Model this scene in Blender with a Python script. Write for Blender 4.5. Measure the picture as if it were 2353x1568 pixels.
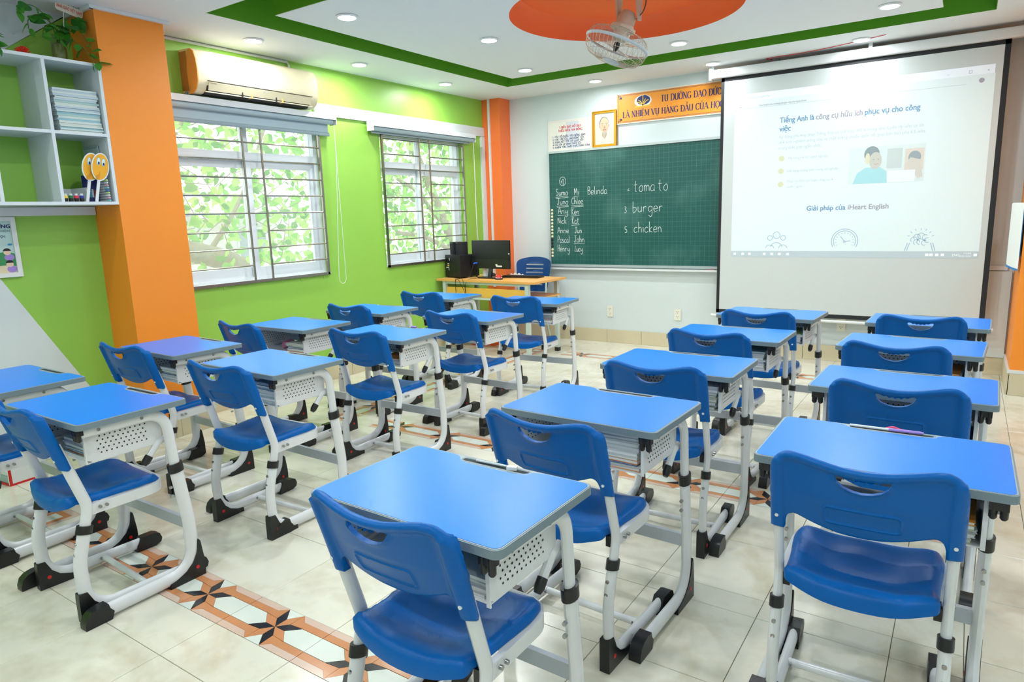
import bpy, bmesh, math, random, unicodedata
from mathutils import Vector, Matrix, geometry
random.seed(7)
R_ = math.radians
for o in list(bpy.data.objects): bpy.data.objects.remove(o)
SC = bpy.context.scene
COL = SC.collection

# ------------------------------------------------------------------ camera, world, exposure
cam_d = bpy.data.cameras.new('camera'); cam_d.sensor_width = 36.0
cam_d.lens = 1548.97 / 2353 * 36.0; cam_d.clip_start = 0.05; cam_d.clip_end = 200
cam = bpy.data.objects.new('camera', cam_d); COL.objects.link(cam)
def cam_matrix(yaw, pitch, roll, loc):
    f = Vector((math.sin(yaw) * math.cos(pitch), math.cos(yaw) * math.cos(pitch), -math.sin(pitch)))
    r = Vector((math.cos(yaw), -math.sin(yaw), 0)); u = r.cross(f)
    r2 = math.cos(roll) * r + math.sin(roll) * u; u2 = -math.sin(roll) * r + math.cos(roll) * u
    m = Matrix((r2, u2, -f)).transposed().to_4x4(); m.translation = loc
    return m
cam.matrix_world = cam_matrix(R_(-34.02825), R_(10.56064), R_(-1.82936), Vector((0, 0, 1.43216)))
SC.camera = cam
w = bpy.data.worlds.new('world'); SC.world = w; w.use_nodes = True
bg = w.node_tree.nodes['Background']; bg.inputs[0].default_value = (0.93, 0.97, 1.0, 1); bg.inputs[1].default_value = 2.7
SC.view_settings.view_transform = 'Standard'; SC.view_settings.look = 'None'
SC.view_settings.gamma = 1.0; SC.view_settings.use_curve_mapping = False
SC.view_settings.exposure = 0.36
SC.cycles.use_denoising = True
SC.cycles.use_adaptive_sampling = True; SC.cycles.adaptive_threshold = 0.07; SC.cycles.adaptive_min_samples = 12
SC.cycles.max_bounces = 6; SC.cycles.diffuse_bounces = 4; SC.cycles.glossy_bounces = 2
SC.cycles.transparent_max_bounces = 16; SC.cycles.sample_clamp_indirect = 6.0
LAMP_POWER = 8.0
LAMP_COLOR = (0.97, 0.99, 1.0)
def area(name, loc, rot, sx, sy, power, color=(1, 1, 1), portal=False, disk=False):
    l = bpy.data.lights.new(name, 'AREA'); l.shape = 'DISK' if disk else 'RECTANGLE'
    l.size = sx
    if not disk: l.size_y = sy
    l.energy = power; l.color = color
    if portal: l.cycles.is_portal = True
    o = bpy.data.objects.new(name, l); o.location = loc; o.rotation_euler = rot; COL.objects.link(o)
    return o

# ------------------------------------------------------------------ materials
def lin(c):
    return tuple(((x / 255) / 12.92 if x / 255 <= 0.04045 else ((x / 255 + 0.055) / 1.055) ** 2.4) for x in c)
MATS = {}
def mat(name, rgb, rough=0.5, metal=0.0, spec=0.5, noise=0.0, nscale=8.0, bump=0.0, bscale=60.0, emit=0.0, coat=0.0, trans=None):
    if name in MATS: return MATS[name]
    m = bpy.data.materials.new(name); m.use_nodes = True; nt = m.node_tree; b = nt.nodes['Principled BSDF']
    c = lin(rgb)
    b.inputs['Base Color'].default_value = (*c, 1); b.inputs['Roughness'].default_value = rough
    b.inputs['Metallic'].default_value = metal; b.inputs['Specular IOR Level'].default_value = spec
    if coat: b.inputs['Coat Weight'].default_value = coat; b.inputs['Coat Roughness'].default_value = 0.1
    if emit: b.inputs['Emission Color'].default_value = (*c, 1); b.inputs['Emission Strength'].default_value = emit
    if noise:
        tc = nt.nodes.new('ShaderNodeTexCoord'); n = nt.nodes.new('ShaderNodeTexNoise'); n.inputs['Scale'].default_value = nscale
        n.inputs['Detail'].default_value = 5
        mx = nt.nodes.new('ShaderNodeMix'); mx.data_type = 'RGBA'
        mx.inputs['A'].default_value = (*[max(0, x * (1 - noise)) for x in c], 1); mx.inputs['B'].default_value = (*[min(1, x * (1 + noise)) for x in c], 1)
        nt.links.new(tc.outputs['Object'], n.inputs['Vector']); nt.links.new(n.outputs['Fac'], mx.inputs['Factor'])
        nt.links.new(mx.outputs['Result'], b.inputs['Base Color'])
    if bump:
        tc = nt.nodes.new('ShaderNodeTexCoord'); n = nt.nodes.new('ShaderNodeTexNoise'); n.inputs['Scale'].default_value = bscale
        bp = nt.nodes.new('ShaderNodeBump'); bp.inputs['Strength'].default_value = bump; bp.inputs['Distance'].default_value = 0.002
        nt.links.new(tc.outputs['Object'], n.inputs['Vector']); nt.links.new(n.outputs['Fac'], bp.inputs['Height']); nt.links.new(bp.outputs['Normal'], b.inputs['Normal'])
    MATS[name] = m; return m
M_blue = mat('chair_blue', (0, 96, 177), 0.36, spec=0.22, bump=0.12, bscale=350)
M_desk = mat('desk_blue', (0, 130, 238), 0.3, spec=.35, noise=0.03, nscale=3)
M_edge = mat('edge_grey', (120, 138, 146), 0.4)
M_tray = mat('tray_grey', (160, 174, 178), 0.42)
M_white = mat('white_enamel', (226, 229, 231), 0.2)
M_bar = mat('grey_enamel', (190, 197, 204), 0.28)
M_black = mat('black_plastic', (24, 25, 27), 0.35)
M_red = mat('red_dot', (214, 30, 28), 0.4)
M_hole = mat('hole_black', (20, 20, 20), 0.8)
M_steel = mat('steel', (170, 172, 172), 0.25, metal=1)
M_green = mat('green_paint', (150, 204, 82), 0.42, noise=0.02, nscale=1.5, bump=0.08)
M_greenD = mat('dark_green_paint', (98, 164, 40), 0.5)
M_orange = mat('orange_paint', (255, 150, 44), 0.45, noise=0.02, nscale=2, bump=0.08)
M_orange2 = mat('red_orange_paint', (255, 124, 58), 0.45, noise=0.02, nscale=2)
M_dome = mat('dome_orange', (255, 116, 52), 0.6)
M_wall = mat('white_paint', (214, 225, 227), 0.55, noise=0.015, nscale=1.2, bump=0.05)
M_ceil = mat('ceiling_paint', (238, 243, 245), 0.7)
M_trim = mat('white_trim', (225, 230, 232), 0.4)
M_alu = mat('window_white', (224, 232, 236), 0.35)
M_blind = mat('blind_grey', (176, 198, 206), 0.6)
M_blindD = mat('blind_bar', (150, 170, 178), 0.4)
M_cream = mat('cream_plastic', (236, 226, 190), 0.25)
M_tan = mat('tan_plastic', (226, 172, 92), 0.4)
M_dark = mat('dark_gap', (26, 24, 22), 0.6)
M_wood = mat('beech_laminate', (236, 176, 96), 0.35, noise=0.06, nscale=5)
M_wood2 = mat('beech_front', (238, 186, 84), 0.4, noise=0.05, nscale=5)
M_mint = mat('mint_enamel', (198, 212, 206), 0.3)
M_skirt = mat('skirting_tile', (214, 203, 172), 0.3, noise=0.06, nscale=6)
M_gold = mat('gold_frame', (206, 150, 40), 0.3, metal=0.6, noise=0.1, nscale=60)
M_grille = mat('grille_steel', (150, 146, 134), 0.25, metal=0.9, noise=0.15, nscale=30)
M_paper = mat('paper', (232, 236, 234), 0.7)
def tile_material():
    m = bpy.data.materials.new('floor_tile'); m.use_nodes = True; nt = m.node_tree; b = nt.nodes['Principled BSDF']
    g = nt.nodes.new('ShaderNodeNewGeometry'); n1 = nt.nodes.new('ShaderNodeTexNoise'); n1.inputs['Scale'].default_value = 2.6; n1.inputs['Detail'].default_value = 6; n1.inputs['Distortion'].default_value = 1.2
    n2 = nt.nodes.new('ShaderNodeTexNoise'); n2.inputs['Scale'].default_value = 16; n2.inputs['Detail'].default_value = 5
    ad = nt.nodes.new('ShaderNodeMath'); ad.operation = 'MULTIPLY_ADD'; ad.inputs[1].default_value = 0.35
    cr = nt.nodes.new('ShaderNodeValToRGB'); e = cr.color_ramp.elements
    e[0].position = 0.42; e[0].color = (*lin((204, 196, 170)), 1); e[1].position = 0.72; e[1].color = (*lin((228, 226, 210)), 1)
    nt.links.new(g.outputs['Position'], n1.inputs['Vector']); nt.links.new(g.outputs['Position'], n2.inputs['Vector'])
    nt.links.new(n2.outputs['Fac'], ad.inputs[0]); nt.links.new(n1.outputs['Fac'], ad.inputs[2]); nt.links.new(ad.outputs[0], cr.inputs['Fac'])
    nt.links.new(cr.outputs['Color'], b.inputs['Base Color']); b.inputs['Roughness'].default_value = 0.2
    return m
M_tile = tile_material()
M_grout = mat('grout', (120, 112, 98), 0.8)
M_tpink = mat('inlay_pink', (216, 190, 172), 0.16, noise=0.05, nscale=20)
M_torange = mat('inlay_orange', (206, 142, 96), 0.16, noise=0.08, nscale=20)
M_tblack = mat('inlay_black', (48, 48, 52), 0.14)
M_twhite = mat('inlay_white', (222, 230, 220), 0.14)
def glass_material(name, tint, haze):
    m = bpy.data.materials.new(name); m.use_nodes = True; nt = m.node_tree; nt.nodes.remove(nt.nodes['Principled BSDF'])
    out = nt.nodes['Material Output']; tr = nt.nodes.new('ShaderNodeBsdfTransparent'); tr.inputs[0].default_value = (*tint, 1)
    gl = nt.nodes.new('ShaderNodeBsdfGlossy'); gl.inputs['Roughness'].default_value = 0.02; df = nt.nodes.new('ShaderNodeBsdfTranslucent')
    lw = nt.nodes.new('ShaderNodeLayerWeight'); lw.inputs[0].default_value = 0.5; pw = nt.nodes.new('ShaderNodeMath'); pw.operation = 'POWER'; pw.inputs[1].default_value = 5
    fr = nt.nodes.new('ShaderNodeMath'); fr.operation = 'MULTIPLY_ADD'; fr.inputs[1].default_value = 0.85; fr.inputs[2].default_value = 0.04
    nt.links.new(lw.outputs['Facing'], pw.inputs[0]); nt.links.new(pw.outputs[0], fr.inputs[0]); mx = nt.nodes.new('ShaderNodeMixShader'); m2 = nt.nodes.new('ShaderNodeMixShader')
    m2.inputs[0].default_value = haze
    nt.links.new(tr.outputs[0], m2.inputs[1]); nt.links.new(df.outputs[0], m2.inputs[2])
    nt.links.new(fr.outputs[0], mx.inputs[0]); nt.links.new(m2.outputs[0], mx.inputs[1]); nt.links.new(gl.outputs[0], mx.inputs[2]); nt.links.new(mx.outputs[0], out.inputs[0])
    return m
M_glass = glass_material('window_glass', (0.95, 0.98, 0.97), 0.10)
M_jar = glass_material('jar_glass', (0.86, 0.92, 0.84), 0.08)
def leaf_material(name, rgb, tf=0.5):
    m = bpy.data.materials.new(name); m.use_nodes = True; nt = m.node_tree; b = nt.nodes['Principled BSDF']; out = nt.nodes['Material Output']
    b.inputs['Base Color'].default_value = (*lin(rgb), 1); b.inputs['Roughness'].default_value = 0.45
    t = nt.nodes.new('ShaderNodeBsdfTranslucent'); t.inputs[0].default_value = (*lin(rgb), 1); mx = nt.nodes.new('ShaderNodeMixShader'); mx.inputs[0].default_value = tf
    nt.links.new(b.outputs[0], mx.inputs[1]); nt.links.new(t.outputs[0], mx.inputs[2]); nt.links.new(mx.outputs[0], out.inputs[0])
    return m

# ------------------------------------------------------------------ mesh helpers
class MB:
    def __init__(s): s.v = []; s.f = []; s.m = []; s.mats = []
    def mi(s, m):
        if m not in s.mats: s.mats.append(m)
        return s.mats.index(m)
    def add(s, vs, fs, m):
        k = len(s.v); s.v += [tuple(v) for v in vs]; i = s.mi(m)
        for f in fs: s.f.append(tuple(k + a for a in f)); s.m.append(i)
        return s
    def box(s, a, b, m, rot=None, piv=None):
        x0, y0, z0 = a; x1, y1, z1 = b
        vs = [Vector(p) for p in ((x0, y0, z0), (x1, y0, z0), (x1, y1, z0), (x0, y1, z0), (x0, y0, z1), (x1, y0, z1), (x1, y1, z1), (x0, y1, z1))]
        if rot:
            pv = Vector(piv) if piv else sum(vs, Vector()) / 8
            vs = [rot @ (v - pv) + pv for v in vs]
        return s.add(vs, [(0, 3, 2, 1), (4, 5, 6, 7), (0, 1, 5, 4), (1, 2, 6, 5), (2, 3, 7, 6), (3, 0, 4, 7)], m)
    def prism(s, poly, lo, hi, m, ax='z', top=None):
        """poly 2D -> extruded along ax between lo, hi. ax x: poly=(y,z); y: (x,z); z: (x,y)"""
        def P(p, h): return {'x': (h, p[0], p[1]), 'y': (p[0], h, p[1]), 'z': (p[0], p[1], h)}[ax]
        n = len(poly); vs = [P(p, lo) for p in poly] + [P(p, hi) for p in poly]
        ar = sum(poly[i][0] * poly[(i + 1) % n][1] - poly[(i + 1) % n][0] * poly[i][1] for i in range(n))
        flip = (ar < 0) != (ax == 'y')
        fs = [tuple(range(n - 1, -1, -1)), tuple(range(n, 2 * n))] + [(i, (i + 1) % n, n + (i + 1) % n, n + i) for i in range(n)]
        if flip: fs = [tuple(reversed(f)) for f in fs]
        s.add(vs, fs, m)
        if top is not None: s.m[-(n + 1)] = s.mi(top)
        return s
    def sweep(s, path, ra, rb, m, n=10, cap=True):
        """tube; cross axes = (x-axis-ish a, in-plane b). ra along a, rb in plane; ra/rb may be lists"""
        path = [Vector(p) for p in path]; N = len(path); base = len(s.v); mi = s.mi(m)
        a = None
        for i, p in enumerate(path):
            t = (path[min(i + 1, N - 1)] - path[max(i - 1, 0)]).normalized()
            if a is None:
                a = Vector((1, 0, 0)) if abs(t.x) < 0.9 else Vector((0, 1, 0))
            a = (a - t * a.dot(t)).normalized(); b = t.cross(a)
            A = ra[i] if isinstance(ra, (list, tuple)) else ra; B = rb[i] if isinstance(rb, (list, tuple)) else rb
            for k in range(n):
                q = 2 * math.pi * k / n
                c, d = math.cos(q), math.sin(q)
                s.v.append(tuple(p + a * (A * c) + b * (B * d)))
        for i in range(N - 1):
            for k in range(n):
                k2 = (k + 1) % n
                s.f.append((base + i * n + k, base + i * n + k2, base + (i + 1) * n + k2, base + (i + 1) * n + k)); s.m.append(mi)
        if cap:
            s.f.append(tuple(base + k for k in range(n - 1, -1, -1))); s.m.append(mi)
            s.f.append(tuple(base + (N - 1) * n + k for k in range(n))); s.m.append(mi)
        return s
    def tube(s, path, r, m, n=8): return s.sweep(path, r, r, m, n)
    def cyl(s, p, q, r, m, n=16, r2=None): return s.sweep([p, q], [r, r2 if r2 is not None else r], [r, r2 if r2 is not None else r], m, n)
    def lathe(s, prof, c, m, n=24, axis=Vector((0, 0, 1))):
        q = Vector((0, 0, 1)).rotation_difference(axis); c = Vector(c); k = len(s.v); mi = s.mi(m)
        for r, z in prof:
            for i in range(n):
                a = 2 * math.pi * i / n; s.v.append(tuple(c + q @ Vector((r * math.cos(a), r * math.sin(a), z))))
        for j in range(len(prof) - 1):
            for i in range(n):
                i2 = (i + 1) % n; s.f.append((k + j * n + i, k + j * n + i2, k + (j + 1) * n + i2, k + (j + 1) * n + i)); s.m.append(mi)
        s.f.append(tuple(k + i for i in range(n - 1, -1, -1))); s.m.append(mi)
        s.f.append(tuple(k + (len(prof) - 1) * n + i for i in range(n))); s.m.append(mi)
        return s
    def data(s, name, smooth=True, ang=38):
        me = bpy.data.meshes.new(name); me.from_pydata(s.v, [], s.f); me.update()
        for m in s.mats: me.materials.append(m)
        me.polygons.foreach_set('material_index', s.m)
        if smooth:
            me.shade_smooth(); me.set_sharp_from_angle(angle=R_(ang))
        return me
    def build(s, name, parent=None, smooth=True, ang=38, loc=None, rot=None):
        return link(name, s.data(name, smooth, ang), parent, loc, rot)
def link(name, me, parent=None, loc=None, rot=None):
    o = bpy.data.objects.new(name, me); COL.objects.link(o)
    if parent: o.parent = parent
    if loc: o.location = loc
    if rot: o.rotation_euler = rot
    return o
def tag(o, label=None, cat=None, group=None, kind=None):
    if label: o['label'] = label
    if cat: o['category'] = cat
    if group: o['group'] = group
    if kind: o['kind'] = kind
    return o
def struct(o): o['kind'] = 'structure'; return o
def thing(name, label, cat, loc=(0, 0, 0), rz=0, group=None):
    o = bpy.data.objects.new(name, None); COL.objects.link(o); o.empty_display_size = 0.05
    o.location = loc; o.rotation_euler = (0, 0, rz); return tag(o, label, cat, group)
def copy_tree(o, parent=None):
    c = o.copy(); COL.objects.link(c)
    if parent: c.parent = parent
    for ch in list(KIDS.get(o.name, [])): copy_tree(ch, c)
    return c
KIDS = {}
def index_kids():
    KIDS.clear()
    for o in bpy.data.objects:
        if o.parent: KIDS.setdefault(o.parent.name, []).append(o)
def fillet(pts, rads, seg=6):
    """3D polyline with rounded corners; rads: radius per inner vertex (list or number)"""
    P = [Vector(p) for p in pts]; out = [P[0]]
    for i in range(1, len(P) - 1):
        r = rads[i - 1] if isinstance(rads, (list, tuple)) else rads
        a = (P[i - 1] - P[i]); b = (P[i + 1] - P[i]); la, lb = a.length, b.length; a.normalize(); b.normalize()
        ang = a.angle(b)
        if r <= 0 or ang > 3.1: out.append(P[i]); continue
        d = min(r / math.tan(ang / 2), la * 0.49, lb * 0.49); r2 = d * math.tan(ang / 2)
        c = P[i] + (a + b).normalized() * (r2 / math.sin(ang / 2)); s = P[i] + a * d - c; e = P[i] + b * d - c
        for k in range(seg + 1):
            w_ = s.angle(e); t = k / seg
            out.append(c + (s * math.sin((1 - t) * w_) + e * math.sin(t * w_)) / math.sin(w_) if w_ > 1e-4 else c + s.lerp(e, t))
    out.append(P[-1]); return out
def rrect(x0, y0, x1, y1, r, seg=5):
    out = []
    for cx, cy, a0 in ((x1 - r, y0 + r, -90), (x1 - r, y1 - r, 0), (x0 + r, y1 - r, 90), (x0 + r, y0 + r, 180)):
        for k in range(seg + 1):
            a = R_(a0 + 90 * k / seg); out.append((cx + r * math.cos(a), cy + r * math.sin(a)))
    return out
def catmull(pts, n=6, closed=True):
    out = []; N = len(pts)
    for i in range(N if closed else N - 1):
        if closed: p0, p1, p2, p3 = (pts[(i + k) % N] for k in (-1, 0, 1, 2))
        else: p0, p1, p2, p3 = (pts[min(max(i + k, 0), N - 1)] for k in (-1, 0, 1, 2))
        for k in range(n):
            t = k / n
            out.append(tuple(0.5 * (2 * b + (c - a) * t + (2 * a - 5 * b + 4 * c - d) * t * t + (3 * b - a - 3 * c + d) * t ** 3) for a, b, c, d in zip(p0, p1, p2, p3)))
    if not closed: out.append(pts[-1])
    return out
def inside(p, poly):
    x, y = p; c = False; j = len(poly) - 1
    for i in range(len(poly)):
        xi, yi = poly[i]; xj, yj = poly[j]
        if (yi > y) != (yj > y) and x < (xj - xi) * (y - yi) / (yj - yi) + xi: c = not c
        j = i
    return c
def dist_poly(p, poly):
    best = 9; px, py = p; n = len(poly)
    for i in range(n):
        ax, ay = poly[i]; bx, by = poly[(i + 1) % n]; dx, dy = bx - ax, by - ay; L = dx * dx + dy * dy
        t = 0 if L == 0 else max(0, min(1, ((px - ax) * dx + (py - ay) * dy) / L)); q = math.hypot(px - ax - t * dx, py - ay - t * dy)
        if q < best: best = q
    return best
def sheet(mb, outline, holes, step, front, back, m, extra=()):
    """solid shell over a 2D region: front(p), back(p) give 3D points"""
    pts = list(outline); edges = [(i, (i + 1) % len(outline)) for i in range(len(outline))]
    loops = [list(range(len(outline)))]
    for h in holes:
        k = len(pts); pts += list(h); edges += [(k + i, k + (i + 1) % len(h)) for i in range(len(h))]; loops.append(list(range(k, k + len(h))))
    x0 = min(p[0] for p in outline); x1 = max(p[0] for p in outline); y0 = min(p[1] for p in outline); y1 = max(p[1] for p in outline)
    nx = int((x1 - x0) / step) + 1; ny = int((y1 - y0) / step) + 1
    for j in range(ny + 1):
        for i in range(nx + 1):
            p = (x0 + (i + 0.5 * (j % 2)) * step, y0 + j * step)
            if inside(p, outline) and dist_poly(p, outline) > step * 0.45 and all(not inside(p, h) and dist_poly(p, h) > step * 0.45 for h in holes): pts.append(p)
    if extra:
        n0 = sum(len(l) for l in loops); near = {}
        for p in extra: near.setdefault((int(p[0] // .01), int(p[1] // .01)), []).append(p)
        def ok(p):
            a, b = int(p[0] // .01), int(p[1] // .01)
            return all((p[0] - q[0]) ** 2 + (p[1] - q[1]) ** 2 > 6e-6 for i in (-1, 0, 1) for j in (-1, 0, 1) for q in near.get((a + i, b + j), ()))
        pts = pts[:n0] + [p for p in pts[n0:] if ok(p)] + list(extra)
    r = geometry.delaunay_2d_cdt([Vector(p) for p in pts], edges, [], 0, 1e-6)
    vs = [tuple(v) for v in r[0]]; tris = []
    for f in r[2]:
        c = (sum(vs[i][0] for i in f) / len(f), sum(vs[i][1] for i in f) / len(f))
        if inside(c, outline) and not any(inside(c, h) for h in holes): tris.append(tuple(f))
    n = len(vs); V = [front(v) for v in vs] + [back(v) for v in vs]
    F = list(tris) + [tuple(n + i for i in reversed(t)) for t in tris]
    cnt = {}
    for t in tris:
        for i in range(3):
            a, b = t[i], t[(i + 1) % 3]; cnt[(a, b)] = 1
    for (a, b) in list(cnt):
        if (b, a) not in cnt: F.append((b, a, n + a, n + b))
    mb.add(V, F, m); return mb

def text(name, s, size, loc, rot, m, parent, ax='LEFT', sx=1.0, bold=0.0, ext=0.0006, shear=0.0, spacing=1.0, width=None):
    bold0, bold = bold, 0.0
    c = bpy.data.curves.new(name, 'FONT'); c.body = s; c.size = size; c.align_x = ax; c.offset = bold; c.extrude = ext; c.shear = shear
    c.space_character = spacing; c.resolution_u = 3; c.materials.append(m)
    o = bpy.data.objects.new(name, c); COL.objects.link(o)
    if parent: o.parent = parent
    o.location = loc; o.rotation_euler = rot
    if width:
        bpy.context.view_layer.update(); dx = max(o.dimensions.x, 1e-4) if True else 1
        sx = width / (max(v[0] for v in o.bound_box) - min(v[0] for v in o.bound_box) or dx)
    bpy.context.view_layer.update(); me = bpy.data.meshes.new_from_object(o.evaluated_get(bpy.context.evaluated_depsgraph_get()))
    bpy.data.objects.remove(o)
    if bold0:
        vs = [tuple(v.co) for v in me.vertices]; fs = [tuple(p.vertices) for p in me.polygons]; nv = len(vs); m2 = bpy.data.meshes.new(name)
        V = []; F = []
        for k, (dx, dy) in enumerate(((-1, -.5), (1, -.5), (-1, .5), (1, .5))):
            V += [(a + dx * bold0, b + dy * bold0, c_ + k * .00002) for a, b, c_ in vs]; F += [tuple(i + k * nv for i in f) for f in fs]
        m2.from_pydata(V, [], F); m2.materials.append(m); me = m2
    r = link(name, me, parent, loc, rot); r.scale = (sx, 1, 1); return r
BACK = (R_(90), 0, 0)            # faces -y (back wall)
LEFT = (R_(90), 0, R_(90))       # faces +x (left wall)

# ------------------------------------------------------------------ ROOM
XL, YB, ZC = -4.75, 6.773, 2.737
XR, YF = 1.35, -2.6
# floor base and tiles
fl = struct(MB().box((XL - 0.2, YF - 0.2, -0.12), (XR + 0.2, YB + 0.2, -0.004), M_grout).build('floor', smooth=False))
TILE_ME = {}
def tile(x0, y0, x1, y1):
    g = 0.0011; w_, d_ = round(x1 - x0, 4), round(y1 - y0, 4)
    if (w_, d_) not in TILE_ME:
        a, b = w_ / 2 - g, d_ / 2 - g; c = 0.0012; mb = MB()
        vs = [(-a, -b, -.004), (a, -b, -.004), (a, b, -.004), (-a, b, -.004), (-a, -b, -c), (a, -b, -c), (a, b, -c), (-a, b, -c), (-a + c, -b + c, 0), (a - c, -b + c, 0), (a - c, b - c, 0), (-a + c, b - c, 0)]
        fs = [(0, 3, 2, 1), (8, 9, 10, 11)] + [(i, (i + 1) % 4, 4 + (i + 1) % 4, 4 + i) for i in range(4)] + [(4 + i, 4 + (i + 1) % 4, 8 + (i + 1) % 4, 8 + i) for i in range(4)]
        mb.add(vs, fs, M_tile); TILE_ME[(w_, d_)] = mb.data('tile', smooth=False)
    return link('tile', TILE_ME[(w_, d_)], fl, ((x0 + x1) / 2, (y0 + y1) / 2, 0))
T_ = 0.414
def border_mesh():
    mb = MB(); th = (-.004, 0.0)
    def pc(poly, m):
        cx = sum(p[0] for p in poly) / len(poly); cy = sum(p[1] for p in poly) / len(poly)
        q = []
        for p in poly:
            d = math.hypot(p[0] - cx, p[1] - cy); k = max(0.6, 1 - 0.0006 / d); q.append((cx + (p[0] - cx) * k, cy + (p[1] - cy) * k))
        mb.prism(q, th[0], th[1], m)
    H = T_ / 2 - 0.0006; V = 0.0995
    tips = []
    for k in range(8):
        a = R_(22.5 + 45 * k); c, s_ = math.cos(a), math.sin(a); f = 1 / max(abs(c), abs(s_)); tips.append((c * f * V, s_ * f * V))
    mids = [(0.052 * math.cos(R_(45 * k)), 0.052 * math.sin(R_(45 * k))) for k in range(8)]
    for k in range(8): pc([(0, 0), mids[k], tips[k], mids[(k + 1) % 8]], M_tblack if k % 2 == 0 else M_torange)
    for s_ in (1, -1):
        pc([(tips[1][0], s_ * V), (mids[2][0], s_ * mids[2][1]), (-tips[1][0], s_ * V)], M_twhite)
        for t in (1, -1):
            pc([(t * tips[1][0], s_ * V), (t * H, s_ * V), (t * H, s_ * .072), (t * .074, s_ * .072)], M_tpink)
            pc([(t * .074, s_ * .0715), (t * H, s_ * .0715), (t * H, s_ * .043), (t * V, s_ * .043), (t * .0375, s_ * .0375), (t * tips[1][0], s_ * V)], M_torange)
    for t in (1, -1):
        pc([(t * mids[0][0], 0), (t * tips[0][0], .041), (t * H, .041), (t * H, -.041), (t * tips[0][0], -.041)], M_twhite)
    return mb.data('border_tile', smooth=False)
def corner_mesh():
    mb = MB(); 
    for a, m in ((.0995, M_tpink), (.07, M_torange), (.04, M_twhite)): mb.prism(rrect(-a, -a, a, a, .001, 1), -.004, {.0995: -.0004, .07: -.0002, .04: 0.0}[a], m)
    return mb.data('corner_tile', smooth=False)
BM, CM = border_mesh(), corner_mesh()
def border(cx, cy, rot=0): return link('border_tile', BM, fl, (cx, cy, 0), (0, 0, rot))
xs = [-2.178 + T_ * k for k in range(-3, 9)]            # -3.42 .. 
xs = [XL, -4.264, -3.85, -3.65] + xs[0:] 
xs = [x for x in xs if x < XR - 0.1] + [XR]
xs = sorted(xs + [.092])
rows = [(0.194, 0.608), (0.608, 1.022), (1.022, 1.233), ('B', 1.233, 1.433), (1.433, 1.847), (1.847, 2.261), (2.261, 2.385), (2.385, 2.799), (2.799, 3.213), ('B', 3.213, 3.413)]
y = 3.413
for k in range(6): rows.append((round(y, 4), round(y + 0.4183, 4))); y += 0.4183
rows += [('B', y, y + 0.2), (y + 0.2, y + 0.61), (y + 0.61, YB)]
YB3 = y
for r in rows:
    isb = r[0] == 'B'; y0, y1 = (r[1], r[2]) if isb else r
    for i in range(len(xs) - 1):
        x0, x1 = xs[i], xs[i + 1]
        col_band = abs(x0 + 3.85) < 1e-6 and (y1 < 1.44 or y0 > 3.2 and y1 < YB3 + 0.21)
        rb_ = abs(x0 + .108) < 1e-3 and abs(x1 - .092) < 1e-3
        if isb and rb_: link('corner_tile', CM, fl, (-.008, (y0 + y1) / 2, 0))
        elif rb_ and y0 > 3.4 and y1 < YB3 + .01: border(-.008, (y0 + y1) / 2, R_(90))
        elif isb and -3.43 <= x0 < -.12:
            if x1 - x0 > 0.4: border((x0 + x1) / 2, (y0 + y1) / 2)
            else: tile(x0, y0, x1, y1)
        elif isb and col_band: link('corner_tile', CM, fl, (-3.75, (y0 + y1) / 2, 0))
        elif col_band and y1 - y0 > 0.4: border(-3.75, (y0 + y1) / 2, R_(90))
        else: tile(x0, y0, x1, y1)
MB().box((XL, YF, -.004), (XR, 0.193, -.0002), M_tile).build('tile', fl, smooth=False)

# walls
WT = 0.2
W1 = (2.75, 4.15); W2 = (4.87, 6.165); WZ = (0.972, 2.262)
wl = MB()
def wseg(y0, y1, z0, z1): wl.box((XL - WT, y0, z0), (XL, y1, z1), M_green)
ZT = 3.0
wseg(YF - WT, W1[0], 0, ZT); wseg(W1[1], W2[0], 0, ZT); wseg(W2[1], YB + WT, 0, ZT)
for a in (W1, W2): wseg(a[0], a[1], 0, WZ[0]); wseg(a[0], a[1], WZ[1], ZT)
wall_l = struct(wl.build('wall_left', smooth=False))
MB().prism([(1.0, 0.15), (2.165, .15), (2.08, .33), (2.019, .436), (1.9, .66), (1.635, 1.16), (1.35, 1.68), (1.0, 2.3)], XL, XL + .002, M_wall, 'x').build('painted_panel', wall_l, smooth=False)
MB().prism([(0.9, 1.75), (1.825, 2.461), (2.22, 2.745), (2.22, 2.737), (0.9, 2.737)], XL, XL + .0015, M_wall, 'x').build('painted_panel', wall_l, smooth=False)
struct(MB().box((XL - WT, YB, 0), (XR + WT, YB + WT, ZT), M_wall).build('wall_back', smooth=False))
struct(MB().box((XR, YF - WT, 0), (XR + WT, YB, ZT), M_wall).build('wall_right', smooth=False))
struct(MB().box((XL - WT, YF - WT, 0), (XR, YF, ZT), M_wall).build('wall_front', smooth=False))
# pillars
struct(MB().box((XL, 2.22, 0), (-4.43, 2.645, ZC), M_orange).build('pillar_left'))
struct(MB().box((XL, 6.565, 0), (-4.505, YB, ZC), M_orange2).build('pillar_corner'))
struct(MB().box((0.335, 6.09, 0), (XR, YB, ZC), M_orange).build('pillar_right'))
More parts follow.
